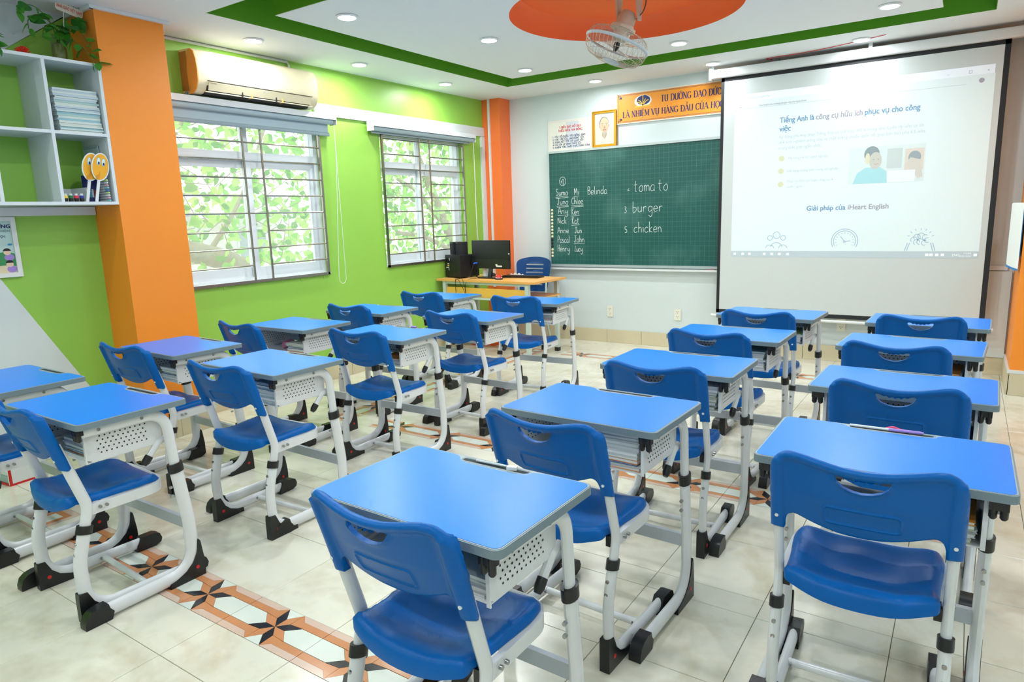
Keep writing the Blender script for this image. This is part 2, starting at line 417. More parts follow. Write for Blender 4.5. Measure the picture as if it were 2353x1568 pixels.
# ceiling: lower field with a slot, inner panel with a round dome
OX0, OX1, OY0, OY1 = -4.07, 0.05, 2.72, 6.093
IX0, IX1, IY0, IY1 = -3.795, -0.256, 3.03, 5.77
cb = MB(); ZT2 = 2.97
for a, b in (((XL - WT, YF - WT), (OX0, YB)), ((OX1, YF - WT), (XR + WT, YB)), ((OX0, YF - WT), (OX1, OY0)), ((OX0, OY1), (OX1, YB))):
    cb.box((a[0], a[1], ZC), (b[0], b[1], ZT2), M_ceil)
ceil = struct(cb.build('ceiling', smooth=False))
sl = MB()
sl.box((OX0, OY0, ZC + .0), (OX0 + .004, OY1, ZT2), M_greenD).box((OX1 - .004, OY0, ZC), (OX1, OY1, ZT2), M_greenD)
sl.box((OX0, OY1 - .004, ZC), (OX1, OY1, ZT2), M_greenD).box((OX0, OY0, ZC), (OX1, OY0 + .004, ZT2), M_greenD)
sl.box((OX0 - .1, OY0 - .1, ZT2), (OX1 + .1, OY1 + .1, ZT2 + .04), M_green)
sl.build('slot_lining', ceil, smooth=False)
DC, DR = (-2.007, 4.429), 0.767
pn = MB(); circ = [(DC[0] + DR * math.cos(2 * math.pi * k / 96), DC[1] + DR * math.sin(2 * math.pi * k / 96)) for k in range(96)]
sheet(pn, rrect(IX0, IY0, IX1, IY1, .001, 1), [circ], 0.3, lambda p: (p[0], p[1], ZT2), lambda p: (p[0], p[1], ZC), M_ceil)
pn.build('dropped_panel', ceil, smooth=False)
MB().box((IX0 - .003, IY0 - .003, ZC + .002), (IX1 + .003, IY0, ZT2), M_greenD).box((IX0 - .003, IY0, ZC + .002), (IX0, IY1, ZT2), M_greenD).box((IX1, IY0, ZC + .002), (IX1 + .003, IY1, ZT2), M_greenD).box((IX0, IY1, ZC + .002), (IX1, IY1 + .003, ZT2), M_greenD).build('panel_edging', ceil, smooth=False)
dm = MB(); prof = [(DR, ZC), (DR - .01, ZC + .05), (DR - .03, ZC + .12), (DR - .06, ZC + .15)] + [(DR * (1 - t) - .06 * (1 - t) + 0.0, ZC + .15 + .03 * math.sin(t * 1.57)) for t in (.1, .3, .6, .999)]
k0 = len(dm.v); n = 96
for r, z in prof:
    for i in range(n): dm.v.append((DC[0] + r * math.cos(2 * math.pi * i / n), DC[1] + r * math.sin(2 * math.pi * i / n), z))
di = dm.mi(M_dome)
for j in range(len(prof) - 1):
    for i in range(n): dm.f.append((j * n + i, (j + 1) * n + i, (j + 1) * n + (i + 1) % n, j * n + (i + 1) % n)); dm.m.append(di)
dm.build('ceiling_dome', ceil)
# skirting tiles
def skirt(name, x0, y0, x1, y1, h=0.145, th=0.012):
    root = struct(MB().box((min(x0, x1) - (0 if y0 == y1 else 0), min(y0, y1), 0), (max(x0, x1), max(y0, y1), h), M_grout).build(name, smooth=False)) if False else None
sk_b = struct(MB().box((-4.505, YB - .006, 0), (0.335, YB, .14), M_grout).build('baseboard_back', smooth=False))
x = -4.505
while x < 0.33:
    x2 = min(x + 0.408, 0.334); MB().box((x + .001, YB - .016, 0.001), (x2 - .001, YB - .004, .146), M_skirt).build('tile', sk_b, smooth=False); x += 0.41
sk_l = struct(MB().box((XL, 2.646, 0), (XL + .006, 6.56, .14), M_grout).build('baseboard_left', smooth=False))
y = 2.66
while y < 6.55:
    y2 = min(y + .41, 6.562); MB().box((XL + .004, y + .001, .001), (XL + .016, y2 - .001, .146), M_skirt).build('tile', sk_l, smooth=False); y += .412
sk_p = struct(MB().box((-4.432, 2.21, 0), (-4.426, 2.655, .14), M_grout).build('baseboard_pillar', smooth=False))
MB().box((-4.428, 2.208, .001), (-4.414, 2.43, .146), M_skirt).build('tile', sk_p, smooth=False)
MB().box((-4.428, 2.432, .001), (-4.414, 2.657, .146), M_skirt).build('tile', sk_p, smooth=False)
MB().box((XL, 2.206, .001), (-4.43, 2.219, .146), M_skirt).build('tile', sk_p, smooth=False)
sk_r = struct(MB().box((0.33, 6.08, 0), (XR, 6.09, .15), M_grout).build('baseboard_right', smooth=False))
MB().box((.320, 6.08, .001), (.334, YB - .017, .165), M_skirt).build('tile', sk_r, smooth=False)
for k in range(3): MB().box((.335 + .34 * k, 6.066, .001), (.673 + .34 * k, 6.082, .165), M_skirt).build('tile', sk_r, smooth=False)
MB().box((.322, 6.07, .166), (XR, 6.1, .19), M_trim).box((.322, 6.1, .166), (.336, YB - .02, .185), M_trim).build('trim_strip', sk_r, smooth=False)
# trims: cable trunking on the walls
tr = struct(MB().box((XL, 4.1, 2.335), (XL + .022, 6.565, 2.432), M_trim).build('trim_1', smooth=False)); tag(tr, 'wide white wall rail above the windows', None)
struct(MB().box((XL, 1.0, 1.52), (XL + .02, 2.215, 1.572), M_trim).build('trim_2', smooth=False))
c3 = MB(); c3.sweep([(XL + .012, 2.66, 2.722), (XL + .012, 3.86, 2.722), (XL + .012, 3.875, 2.70), (XL + .012, 3.875, 2.62)], .01, .01, M_trim, 4)
struct(c3.build('trim_3', smooth=False))
struct(MB().box((XL + .001, 6.50, .8), (XL + .03, 6.562, 2.33), M_trim).build('trim_4', smooth=False))
struct(MB().box((-4.66, 6.545, 0.6), (-4.636, 6.564, 2.735), M_trim).build('trim_5', smooth=False))
struct(MB().box((-4.43, 2.19, 2.717), (-4.41, 2.68, 2.736), M_trim).box((XL, 2.195, 2.717), (-4.412, 2.217, 2.736), M_trim).build('trim_6', smooth=False))
# white board panel low on the back wall beside the right pillar
struct(MB().box((-.25, YB - .03, .15), (.322, YB - .001, .862), M_wall).box((-.25, YB - .022, .868), (.29, YB - .001, .905), M_trim).build('trim_7', smooth=False))

# ------------------------------------------------------------------ WINDOWS
def window(n, y0, y1):
    z0, z1 = WZ; xo = XL - .10; fr = MB()
    f = .045
    fr.box((xo - .05, y0, z0), (xo + .05, y0 + f, z1), M_alu).box((xo - .05, y1 - f, z0), (xo + .05, y1, z1), M_alu)
    fr.box((xo - .05, y0 + f, z0), (xo + .05, y1 - f, z0 + .03), M_alu).box((xo - .05, y0 + f, z1 - f), (xo + .05, y1 - f, z1), M_alu)
    fr.box((xo - .05, y0 + f, 1.925), (xo + .05, y1 - f, 1.99), M_alu)
    fr.box((xo + .052, y0, z0 - .004), (XL + .006, y1, z0 + .012), M_alu)
    w_ = struct(fr.build('window_%d' % n, smooth=False))
    ym = (y0 + y1) / 2
    for k, (a, b, dx) in enumerate(((y0 + f, ym + .03, -.018), (ym - .03, y1 - f, .018))):
        s = MB(); st = .055; x_ = xo + dx
        s.box((x_ - .013, a, z0 + .03), (x_ + .013, a + st, 1.925), M_alu).box((x_ - .013, b - st, z0 + .03), (x_ + .013, b, 1.925), M_alu)
        s.box((x_ - .013, a + st, z0 + .03), (x_ + .013, b - st, z0 + .11), M_alu).box((x_ - .013, a + st, 1.87), (x_ + .013, b - st, 1.925), M_alu)
        so = s.build('sash', w_, smooth=False)
        MB().box((x_ - .003, a + st, z0 + .11), (x_ + .003, b - st, 1.87), M_glass).build('pane', so, smooth=False)
    fx = MB().box((xo - .02, ym - .025, 1.99), (xo + .02, ym + .025, z1 - f), M_alu).build('mullion', w_, smooth=False)
    MB().box((xo - .003, y0 + f, 1.99), (xo + .003, ym - .025, z1 - f), M_glass).build('pane', w_, smooth=False)
    MB().box((xo - .003, ym + .025, 1.99), (xo + .003, y1 - f, z1 - f), M_glass).build('pane', w_, smooth=False)
    return w_
window(1, *W1); window(2, *W2)
def grille(y0, ya, yb, y1, zl, label):
    t = thing('window_grille', label, 'window grille', (XL + .02, (y0 + y1) / 2, WZ[0])); o = Vector(t.location)
    def bar(p, q, name='grille_bar', r=.0065):
        a, b = Vector(p) - o, Vector(q) - o
        m = MB().cyl(a, b, r, M_grille, 8); return m.build(name, t)
    z0, z1 = 0.975, 2.235; X = XL + .02
    f = MB()
    for p, q in (((X, y0, z0), (X, y0, z1)), ((X, y1, z0), (X, y1, z1)), ((X, y0, z0), (X, y1, z0)), ((X, y0, z1), (X, y1, z1))):
        a, b = Vector(p) - o, Vector(q) - o; d = Vector((.008, .011, .011)); lo = Vector(map(min, a, b)) - d; hi = Vector(map(max, a, b)) + d; f.box(lo, hi, M_grille)
    f.build('grille_frame', t, smooth=False)
    bar((X, ya, z0), (X, ya, z1), 'grille_upright', .0085); bar((X, yb, z0), (X, yb, z1), 'grille_upright', .0085)
    for i, z in enumerate(zl):
        bar((X, y0, z), (X, ya, z)); bar((X, yb, z), (X, y1, z))
        if i % 2 == 0: bar((X, ya, z), (X, yb, z))
    for yy in (y0 + .3, y1 - .3, y1 - .05):
        MB().box(Vector((XL, yy, z0 - .04)) - o, Vector((XL + .004, yy + .03, z0 - .008)) - o, M_green).build('fixing_lug', t, smooth=False)
grille(2.775, 3.356, 3.524, 4.113, [2.056, 1.921, 1.785, 1.649, 1.513, 1.373, 1.24, 1.103], 'steel bar window grille over the wide window under the air conditioner')
grille(4.885, 5.42, 5.578, 6.144, [2.196, 2.054, 1.918, 1.78, 1.642, 1.504, 1.366, 1.232, 1.09], 'steel bar window grille over the window next to the black loudspeakers')
def blind(y0, y1, z, drop, label, cord_y, cord_z, wide):
    t = thing('roller_blind', label, 'blind', (XL, (y0 + y1) / 2, z)); L = (y1 - y0) / 2
    MB().box((.03, -L, .03), (.12, L, .045), M_blindD).box((.115, -L, .0), (.122, L, .044), M_trim).build('headrail', t, smooth=False)
    MB().cyl((.075, -L + .02, -.01), (.075, L - .02, -.01), .028, M_blind, 20).build('roller', t)
    for s in (-1, 1): MB().box((.03, s * (L + .003) - .003, -.04), (.115, s * (L + .003) + .003, .045), M_trim).build('bracket', t, smooth=False)
    if drop > .01: MB().box((.046, -L + .04, -drop), (.048, L - .04, -.01), M_blind).build('fabric', t, smooth=False)
    MB().sweep([(.047, -L + .03, -drop - .012), (.047, L - .03, -drop - .012)], .008, .016, M_blindD, 10).build('bottom_bar', t)
    c = MB(); cy = cord_y - t.location.y; path = []
    for k in range(40):
        a = k / 39
        path.append((.085 + .004 * math.sin(a * 6), cy + wide * (a ** 1.3), -.02 - (z - .02 - cord_z) * a))
    low = [( .085, cy + wide - wide * .55 * (1 - math.cos(b)) , cord_z - z - .055 * math.sin(b)) for b in [math.pi * i / 10 for i in range(11)]]
    back = []
    for k in range(40):
        a = 1 - k / 39; back.append((.095, cy - .01 + (wide - wide * 1.1) * (a ** 1.3), -.02 - (z - .02 - cord_z) * a))
    for P in (path + low, back): c.tube(P, .0024, M_trim, 5)
    c.build('bead_chain', t)
blind(2.72, 4.245, 2.292, .105, 'grey roller blind slightly lowered over the wide window under the air conditioner', 4.245, .93, -.075)
blind(4.70, 6.268, 2.285, .03, 'grey roller blind rolled up above the window next to the black loudspeakers', 6.262, 1.17, .02)

# ------------------------------------------------------------------ OUTSIDE
gd = MB().box((-30, -12, -.3), (XL - WT - .01, 26, -.1), mat('yard_concrete', (196, 194, 186), .8, noise=.1)).build('ground_outside', smooth=False); struct(gd)
LM = [leaf_material('leaf_light', (176, 214, 112), .6), leaf_material('leaf_mid', (132, 188, 84), .55), leaf_material('leaf_dark', (96, 152, 66), .5)]
M_bark = mat('bark', (150, 140, 120), .9, noise=.3, nscale=14, bump=.6, bscale=20)
def tree(label, base, trunk, box, n, seed):
    rnd = random.Random(seed); t = thing('tree', label, 'tree', base); o = Vector(base)
    tb = MB()
    for path, r in trunk: tb.sweep([Vector(p) - o for p in catmull(path, 5, False)], [r * (1 - .5 * i / (len(path) * 5)) for i in range((len(path) - 1) * 5 + 1)], [r * (1 - .5 * i / (len(path) * 5)) for i in range((len(path) - 1) * 5 + 1)], M_bark, 10)
    tb.build('trunk', t)
    lf = MB(); tw = MB()
    for k in range(n):
        c = Vector((rnd.uniform(*box[0]), rnd.uniform(*box[1]), rnd.uniform(*box[2]))) - o
        if k % 9 == 0: tw.tube([c, c + Vector((rnd.uniform(-.2, .2), rnd.uniform(-.5, .5), rnd.uniform(-.3, .4)))], .006, M_bark, 4)
        L = rnd.uniform(.09, .19); d = Vector((rnd.uniform(-.5, .5), rnd.gauss(0, 1), rnd.gauss(-.3, .6))).normalized()
        s = d.cross(Vector((rnd.gauss(0, .5) + 1, rnd.gauss(0, .5), rnd.gauss(0, .5)))).normalized() * L * .3
        up = d.cross(s).normalized() * L * .06
        vs = [c, c + d * L * .3 + s, c + d * L * .65 + s * .8, c + d * L, c + d * L * .65 - s * .8, c + d * L * .3 - s, c + d * L * .5 - up]
        lf.add(vs, [(0, 1, 6), (1, 2, 6), (2, 3, 6), (3, 4, 6), (4, 5, 6), (5, 0, 6)], LM[rnd.choice((0, 0, 1, 1, 2))])
    tag(lf.build('foliage', t), kind='stuff'); tag(tw.build('twigs', t), kind='stuff')
tree('leafy tree with a thick leaning trunk seen through the wide window', (-8.3, 6.9, -.1),
     [([(-8.3, 6.9, -.1), (-8.1, 6.2, .45), (-8, 5.3, .95), (-8, 4.4, 1.25), (-8.2, 3.2, 1.9), (-8.6, 2, 3)], .17), ([(-8.0, 5.0, 1.05), (-8.3, 5.8, 1.8), (-8.6, 6.5, 2.8)], .035), ([(-8.2, 4.2, 1.4), (-8.7, 5, 2.4), (-9, 6, 3.4)], .05), ([(-8.2, 6.8, .4), (-8.4, 7.2, 1.5), (-8.8, 7.6, 2.6)], .06)],
     ((-9.6, -7.2), (2.6, 8.3), (.9, 4.2)), 2900, 3)
tree('leafy tree with thin branches seen through the window beside the loudspeakers', (-8.5, 10.6, -.1),
     [([(-8.5, 10.6, -.1), (-8.4, 10.4, 1), (-8.6, 10.0, 2.2), (-8.8, 9.4, 3.6)], .1), ([(-8.4, 10.4, .8), (-8.2, 9.4, 1.1), (-8.1, 8.6, 1.2)], .05), ([(-8.5, 10.2, 1.4), (-8.3, 9.4, 1.9), (-8.2, 8.8, 2.1)], .04)],
     ((-9.8, -7.4), (8.0, 12.0), (.7, 4.2)), 2400, 5)
hs = thing('house', 'white low house with a corrugated roof behind the tree', 'house', (-13, 6, -.1))
MB().box((-1, -5, 0), (-.8, 5, 1.75), mat('house_wall', (226, 226, 222), .8)).build('wall', hs, smooth=False)
rf = MB(); N = 110
vs = []; 
for j, (xx, zz) in enumerate(((.2, 1.7), (-1.9, 2.45))):
    for i in range(N): vs.append((xx, -5.2 + 10.4 * i / (N - 1), zz + .035 * math.sin(i * 1.15)))
for j, (xx, zz) in enumerate(((.2, 1.685), (-1.9, 2.435))):
    for i in range(N): vs.append((xx, -5.2 + 10.4 * i / (N - 1), zz + .035 * math.sin(i * 1.15)))
rf.add(vs, [(i, i + 1, N + i + 1, N + i) for i in range(N - 1)] + [(2 * N + i, 3 * N + i, 3 * N + i + 1, 2 * N + i + 1) for i in range(N - 1)], mat('roof_sheet', (190, 192, 196), .6))
rf.build('roof', hs)
for yy in (-2.2, -.2, 1.8, 3.8):
    wf = MB().box((-.8, yy - .4, .7), (-.76, yy + .4, 1.45), M_trim).build('window', hs, smooth=False)
    MB().box((-.762, yy - .35, .75), (-.75, yy - .02, 1.4), mat('far_glass', (150, 165, 170), .2)).box((-.762, yy + .02, .75), (-.75, yy + .35, 1.4), MATS['far_glass']).build('pane', wf, smooth=False)
fc = thing('fence', 'white slatted yard fence below the house', 'fence', (-11.2, 5, -.1))
for k in range(26): MB().box((-.01, -2.6 + .2 * k, 0), (.01, -2.54 + .2 * k, 1.05), M_trim).build('slat', fc, smooth=False)
MB().box((-.02, -2.7, .9), (.0, 2.6, .95), M_trim).box((-.02, -2.7, .2), (.0, 2.6, .25), M_trim).build('rail', fc, smooth=False)
sp = MB().box((-7.5, 9.75, -.1), (-7.25, 10.0, 3.4), mat('pale_post', (205, 212, 206), .7)); tag(sp.build('post', smooth=False), 'pale square post standing outside the window beside the loudspeakers', 'post')

# ------------------------------------------------------------------ CEILING LIGHTS
M_diff = mat('lamp_diffuser', (255, 255, 255), .5, emit=9.0)
M_rim = mat('lamp_rim', (236, 240, 242), .3)
rim_me = MB().lathe([(.066, 0), (.072, -.002), (.072, -.006), (.060, -.012), (.056, -.010)], (0, 0, 0), M_rim, 28).data('rim')
dif_me = MB().lathe([(.054, -.0105), (.054, -.0135)], (0, 0, 0), M_diff, 24).data('diffuser')
LIGHTS = [(-3.452, 3.333, 'second panel light from the windows, nearest the camera row'), ]
def downlight(x, y, label, power=1.0):
    if y > 6.3: power *= .4
    t = thing('ceiling_light', label, 'ceiling light', (x, y, ZC), 0, 'round recessed ceiling downlights')
    link('rim', rim_me, t); link('diffuser', dif_me, t)
    a = area('downlight_lamp', (0, 0, -.02), (0, 0, 0), .11, .11, LAMP_POWER * power, LAMP_COLOR, disk=True); a.parent = t
for x, y, l in ((-3.46, 3.33, 'round ceiling downlight near the left front corner of the dropped panel'), (-4.40, 3.30, 'round ceiling downlight directly over the air conditioner'),
                (-4.41, 4.345, 'round ceiling downlight above the wall between the two windows'), (-4.418, 5.507, 'round ceiling downlight above the window beside the loudspeakers'),
                (-3.1, 4.41, 'round ceiling downlight just left of the orange dome'), (-3.474, 5.50, 'round ceiling downlight near the inner corner of the panel by the corner pillar'),
                (-3.226, 6.42, 'round ceiling downlight above the gold framed portrait'), (-2.02, 5.49, 'round ceiling downlight on the panel behind the fan'),
                (-2.049, 6.44, 'round ceiling downlight over the left end of the projector screen'), (-.83, 6.39, 'round ceiling downlight over the middle of the projector screen'),
                (-.55, 5.466, 'large looking round ceiling downlight in front of the projector screen top')):
    downlight(x, y, l)
for x, y in ((-.85, 4.4), (-.55, 3.33), (-2.0, 3.25), (-2.9, 1.9), (-1.4, 1.9), (.6, 4.4), (.6, 1.9), (-3.9, .2), (-2.2, .2), (-.5, .2), (-3.4, -1.4), (-1, -1.4), (.6, -.6)):  # extra downlights out of view, added to raise the room's brightness
    downlight(x, y, 'unseen round ceiling downlight added to brighten the room')

# ------------------------------------------------------------------ DESK
def make_desk():
    t = thing('student_desk', 'blue desk', 'desk')
    W, D, Z = .3, .205, .76; Z0 = Z - .022
    # grey body (edge band + tray strip) with the blue surface set in
    body = MB(); out = rrect(-W, -D, W, D, .022, 6)
    body.prism(out, Z0, Z - .0012, M_edge)
    n = len(out); inner = rrect(-W + .004, -D + .004, W - .004, D - .004, .019, 6)
    body.prism(inner, Z - .0012, Z - .0002, M_tray)
    tb = body.build('tabletop', t)
    x1, x2 = -.142, .148
    srf = [p for p in rrect(-W + .007, -D + .007, W - .007, D - .007, .018, 6)]
    # cut away the tray region along the far edge
    top = [p for p in srf if p[1] > D - .03]; low = [p for p in srf if p[1] <= D - .03]
    right = sorted([p for p in srf if p[0] > 0 and p[1] > 0], key=lambda p: -p[0])
    s1 = [(x2 + .012, D - .007), (x2 - .012, D - .011), (x2 - .027, D - .02), (x2 - .038, D - .033), (x2 - .055, D - .043), (x2 - .085, D - .046)]
    s2 = [(-.06, D - .046), (-.09, D - .043), (-.107, D - .033), (-.118, D - .02), (-.133, D - .011), (-.157, D - .007)]
    poly = []
    for i, p in enumerate(srf):
        poly.append(p)
        if i == 13: poly += s1 + s2           # after the far right corner arc
    MB().prism(poly, Z - .0008, Z + .0006, M_desk).build('writing_surface', tb, smooth=False)
    # pencil groove
    gv = MB(); go = rrect(-.105, D - .037, .122, D - .012, .012, 5); gi = rrect(-.101, D - .033, .118, D - .016, .009, 5); k = len(go)
    gv.add([(x, y, Z + .0012) for x, y in go] + [(x, y, Z - .0002) for x, y in gi], [(i, (i + 1) % k, k + (i + 1) % k, k + i) for i in range(k)] + [tuple(range(k, 2 * k))], M_edge)
    ring = rrect(-.108, D - .040, .125, D - .009, .014, 5)
    gv.add([(x, y, Z + .0004) for x, y in ring] + [(x, y, Z + .0014) for x, y in go], [(i, (i + 1) % k, k + (i + 1) % k, k + i) for i in range(k)], M_tray)
    gv.build('pencil_tray', tb)
    for s in (-1, 1):
        X = s * .262
        up = fillet([(X, -.185, .722), (X, .125, .722), (X, .142, .47)], [.075], 8)
        MB().sweep(up, .0135, .021, M_white, 12).build('side_frame', t)
        lo = fillet([(X, .141, .49), (X, .168, .25), (X, .168, .035), (X, -.21, .035)], [.4, .115], 12)
        MB().sweep(lo, .0165, .027, M_white, 12).build('leg', t)
        MB().sweep([(X, .1395, .505), (X, .1435, .468)], .021, .031, M_black, 14).build('height_collar', t)
        cp = MB().prism([(-.268, .002), (-.175, .002), (-.165, .03), (-.178, .048), (-.182, .066), (-.215, .066), (-.24, .06), (-.258, .046), (-.268, .02)], X - .021, X + .021, M_black, 'x'); cp.build('foot_cap', t)
        pts = [(.205, .0), (.205, .07), (.196, .15), (.19, .16), (.186, .15), (.176, .105), (.155, .07), (.125, .045), (.08, .026), (.055, .022), (.052, .0)]
        gc = MB().prism(pts, X - .0185, X + .0185, M_black, 'x').build('corner_cap', t)
        MB().cyl((X - .0195, .172, .045), (X + .0195, .172, .045), .0075, M_red, 12).build('red_dot', gc)
        sc = MB()
        for yy in (-.125, .03): sc.cyl((X + s * .012, yy, .722), (X + s * .0165, yy, .722), .006, M_steel, 10)
        for zz in (.41, .375): sc.cyl((X, .118, zz), (X, .108, zz), .006, M_steel, 8)
        tag(sc.build('bolts', t), kind='stuff')
    MB().box((-.25, .155, .215), (.25, .172, .262), M_bar).build('crossbar', t, smooth=False)
    # metal book basket: two curved perforated cheeks, floor and back
    bk = MB(); sec = [(-.165, .737), (-.165, .628), (-.158, .606), (-.14, .597), (.085, .597), (.108, .603), (.118, .625), (.118, .737)]
    th = .0025
    for s in (-1, 1): bk.prism(sec, s * .236 - th / 2, s * .236 + th / 2, M_white, 'x')
    bk.box((-.236, -.155, .594), (.236, .105, .598), M_white).box((-.236, .114, .61), (.236, .118, .735), M_white)
    bk.box((-.245, -.167, .595), (-.234, -.163, .736), M_white).box((.234, -.167, .595), (.245, -.163, .736), M_white)
    bo = bk.build('book_basket', t)
    pf = MB()
    def dot(c, ax):
        r = .0032; vs = [(c[0], c[1], c[2])]
        for k in range(6):
            a = math.pi * k / 3; u, v = r * math.cos(a), r * math.sin(a); vs.append((c[0], c[1] + u, c[2] + v) if ax == 'x' else (c[0] + u, c[1], c[2] + v))
        pf.add(vs, [(0, 1 + k, 1 + (k + 1) % 6) for k in range(6)], M_hole)
    for r in range(6):
        for c in range(10):
            y_, z_ = -.118 + c * .0185 + (r % 2) * .009, .703 - r * .0155
            for s in (-1, 1): dot((s * (.236 + .0022), y_, z_), 'x'); dot((s * (.236 - .0022), y_, z_), 'x')
    for r in range(6):
        for c in range(22): dot((-.205 + c * .0185 + (r % 2) * .009, .1130, .703 - r * .0155), 'y')
    tag(pf.build('perforations', bo, smooth=False), kind='stuff')
    for s in (-1, 1):
        hk = MB(); X = s * .262
        hk.box((X - .02, -.2, .716), (X + .02, -.178, .738), M_black)
        for dx in (-.011, .011): hk.sweep([(X + dx, -.192, .735), (X + dx, -.192, .697), (X + dx, -.192, .692)], [.009, .009, .005], [.009, .009, .005], M_black, 10)
        hk.build('end_plug', t)
        hx = s * .236; p = fillet([(hx, .138, .612), (hx, .10, .60), (hx - s * .004, .055, .545)], .02)
        h2 = MB().sweep(p, .012, .013, M_white, 10).build('bag_hook', t)
        MB().sweep([(hx - s * .004, .062, .553), (hx - s * .004, .045, .534), (hx - s * .004, .036, .524)], [.0135, .0135, .009], [.016, .016, .010], M_black, 12).build('hook_tip', h2)
    return t

# ------------------------------------------------------------------ CHAIR
def make_chair():
    t = thing('student_chair', 'blue chair', 'chair')
    for s in (-1, 1):
        X = s * .2
        lo = fillet([(X, .026, .345), (X, -.008, .22), (X, .0, .034), (X, .40, .034)], [.3, .12], 12)
        MB().sweep(lo, .0155, .024, M_white, 12).build('leg', t)
        up = fillet([(X, .0235, .335), (X, .048, .43), (X, .0, .60), (X, -.025, .68)], [.10, 0], 8)
        MB().sweep(up, .013, .0195, M_white, 12).build('upright', t)
        MB().sweep([(X, .0215, .332), (X, .0295, .362)], .0195, .0285, M_black, 14).build('height_collar', t)
        MB().prism([(.345, .002), (.425, .002), (.452, .012), (.458, .03), (.45, .052), (.43, .062), (.37, .062), (.36, .045), (.35, .03)], X - .02, X + .02, M_black, 'x').build('foot_cap', t)
        gc = MB().prism([(-.032, 0), (.118, 0), (.118, .02), (.085, .026), (.045, .043), (.018, .07), (.005, .1), (-.002, .115), (-.03, .113), (-.032, .09)], X - .0175, X + .0175, M_black, 'x').build('corner_cap', t)
        MB().cyl((X - .0185, .005, .045), (X + .0185, .005, .045), .0075, M_red, 12).build('red_dot', gc)
        b = MB()
        for yy in (.085, .108): b.cyl((X + s * .008, yy, .418), (X + s * .0165, yy, .418), .0062, M_steel, 10)
        for zz in (.302, .262): b.cyl((X, .020 - (.302 - zz) * .2 - .026, zz), (X, .013 - (.302 - zz) * .2 - .026, zz), .006, M_steel, 10)
        b.cyl((X - s * .014, .215, .038), (X - s * .019, .215, .038), .014, M_white, 12); b.cyl((X - s * .018, .20, .04), (X - s * .022, .20, .04), .006, M_steel, 8)
        tag(b.build('bolts', t), kind='stuff')
        MB().box((X - s * .03, .035, .395), (X - s * .012, .075, .43), M_black).build('seat_clip', t)
    MB().cyl((-.19, .215, .038), (.19, .215, .038), .0125, M_white, 12).build('crossbar', t)
    band = fillet([(-.194, .05, .413), (-.194, .338, .415), (.194, .338, .415), (.194, .05, .413)], .08, 7)
    sb = MB(); pth = band; mi = sb.mi(M_white)
    for i, p in enumerate(pth):
        tg = (pth[min(i + 1, len(pth) - 1)] - pth[max(i - 1, 0)]); nrm = Vector((tg.y, -tg.x, 0)).normalized() * .009
        for q in (p - nrm + Vector((0, 0, -.02)), p + nrm + Vector((0, 0, -.02)), p + nrm + Vector((0, 0, .02)), p - nrm + Vector((0, 0, .02))): sb.v.append(tuple(q))
    for i in range(len(pth) - 1):
        for k in range(4): sb.f.append((i * 4 + k, (i + 1) * 4 + k, (i + 1) * 4 + (k + 1) % 4, i * 4 + (k + 1) % 4)); sb.m.append(mi)
    sb.f += [(0, 1, 2, 3), tuple(len(pth) * 4 - 4 + k for k in (3, 2, 1, 0))]; sb.m += [mi, mi]
    sb.build('seat_frame', t)
    # seat
    ol = catmull([(0, -.034), (.1, -.026), (.16, -.014), (.18, .0), (.181, .03), (.184, .12), (.19, .19), (.192, .25), (.18, .305), (.145, .335), (.08, .345), (0, .347), (-.08, .345), (-.145, .335), (-.18, .305), (-.192, .25), (-.19, .19), (-.184, .12), (-.181, .03), (-.18, .0), (-.16, -.014), (-.1, -.026)], 4)
    def ztop(p):
        x, y = p; d = dist_poly(p, ol)
        z = .452 + .014 * math.exp(-((abs(x) - .17) / .06) ** 2) - .016 * math.exp(-(((y - .1) / .09) ** 2)) * (1 - (x / .22) ** 2) + .010 * math.exp(-((y - .23) / .07) ** 2) * math.exp(-(x / .07) ** 2) - .03 * max(0, (y - .27) / .08) ** 2
        z += .008 * math.exp(-((y + .0) / .035) ** 2)
        return z - .013 * max(0, 1 - d / .014) ** 2
    def zbot(p):
        d = dist_poly(p, ol); return ztop(p) - (.013 + .004 * min(1, d / .02)) if p[1] > .05 else ztop(p) - .014 - .022 * max(0, 1 - max(0, p[1] + .03) / .05)
    sheet(MB2 := MB(), ol, [], .014, lambda p: (p[0], p[1], ztop(p)), lambda p: (p[0], p[1], zbot(p)), M_blue)
    MB2.build('seat', t, ang=60)
    # backrest
    half = [(0, .808), (.05, .811), (.10, .820), (.145, .828), (.175, .826), (.2, .808), (.2155, .775), (.2185, .70), (.219, .63), (.219, .586)]
    rt = catmull(half, 4, False)
    ins = [(.183, .586), (.181, .61), (.175, .630), (.160, .640), (.14, .634), (.10, .618), (.05, .604), (0, .6)]
    rt2 = [(.183, .586)] + catmull(ins[1:], 3, False)
    right = rt + rt2
    ol2 = right + [(-x, z) for x, z in reversed(right[1:-1])]
    hole = [(-.062, .783), (-.056, .788), (-.045, .786), (-.036, .780), (-.027, .783), (-.018, .778), (-.009, .781), (0, .777), (.009, .781), (.018, .778), (.027, .783), (.036, .780), (.045, .786), (.056, .788), (.062, .783), (.056, .770), (.042, .757), (.022, .749), (0, .746), (-.022, .749), (-.042, .757), (-.056, .770)]
    box = rrect(-.086, .638, .086, .69, .012, 4)
    topcurve = lambda x: .808 + .020 * math.exp(-((abs(x) - .155) / .065) ** 2)
    edge_top = [p for p in rt if p[1] > .70]
    def cen(x, z): return -.002 - (z - .585) * .30 - .034 * (1 - (x / .2) ** 2) * min(1, (z - .56) / .15)
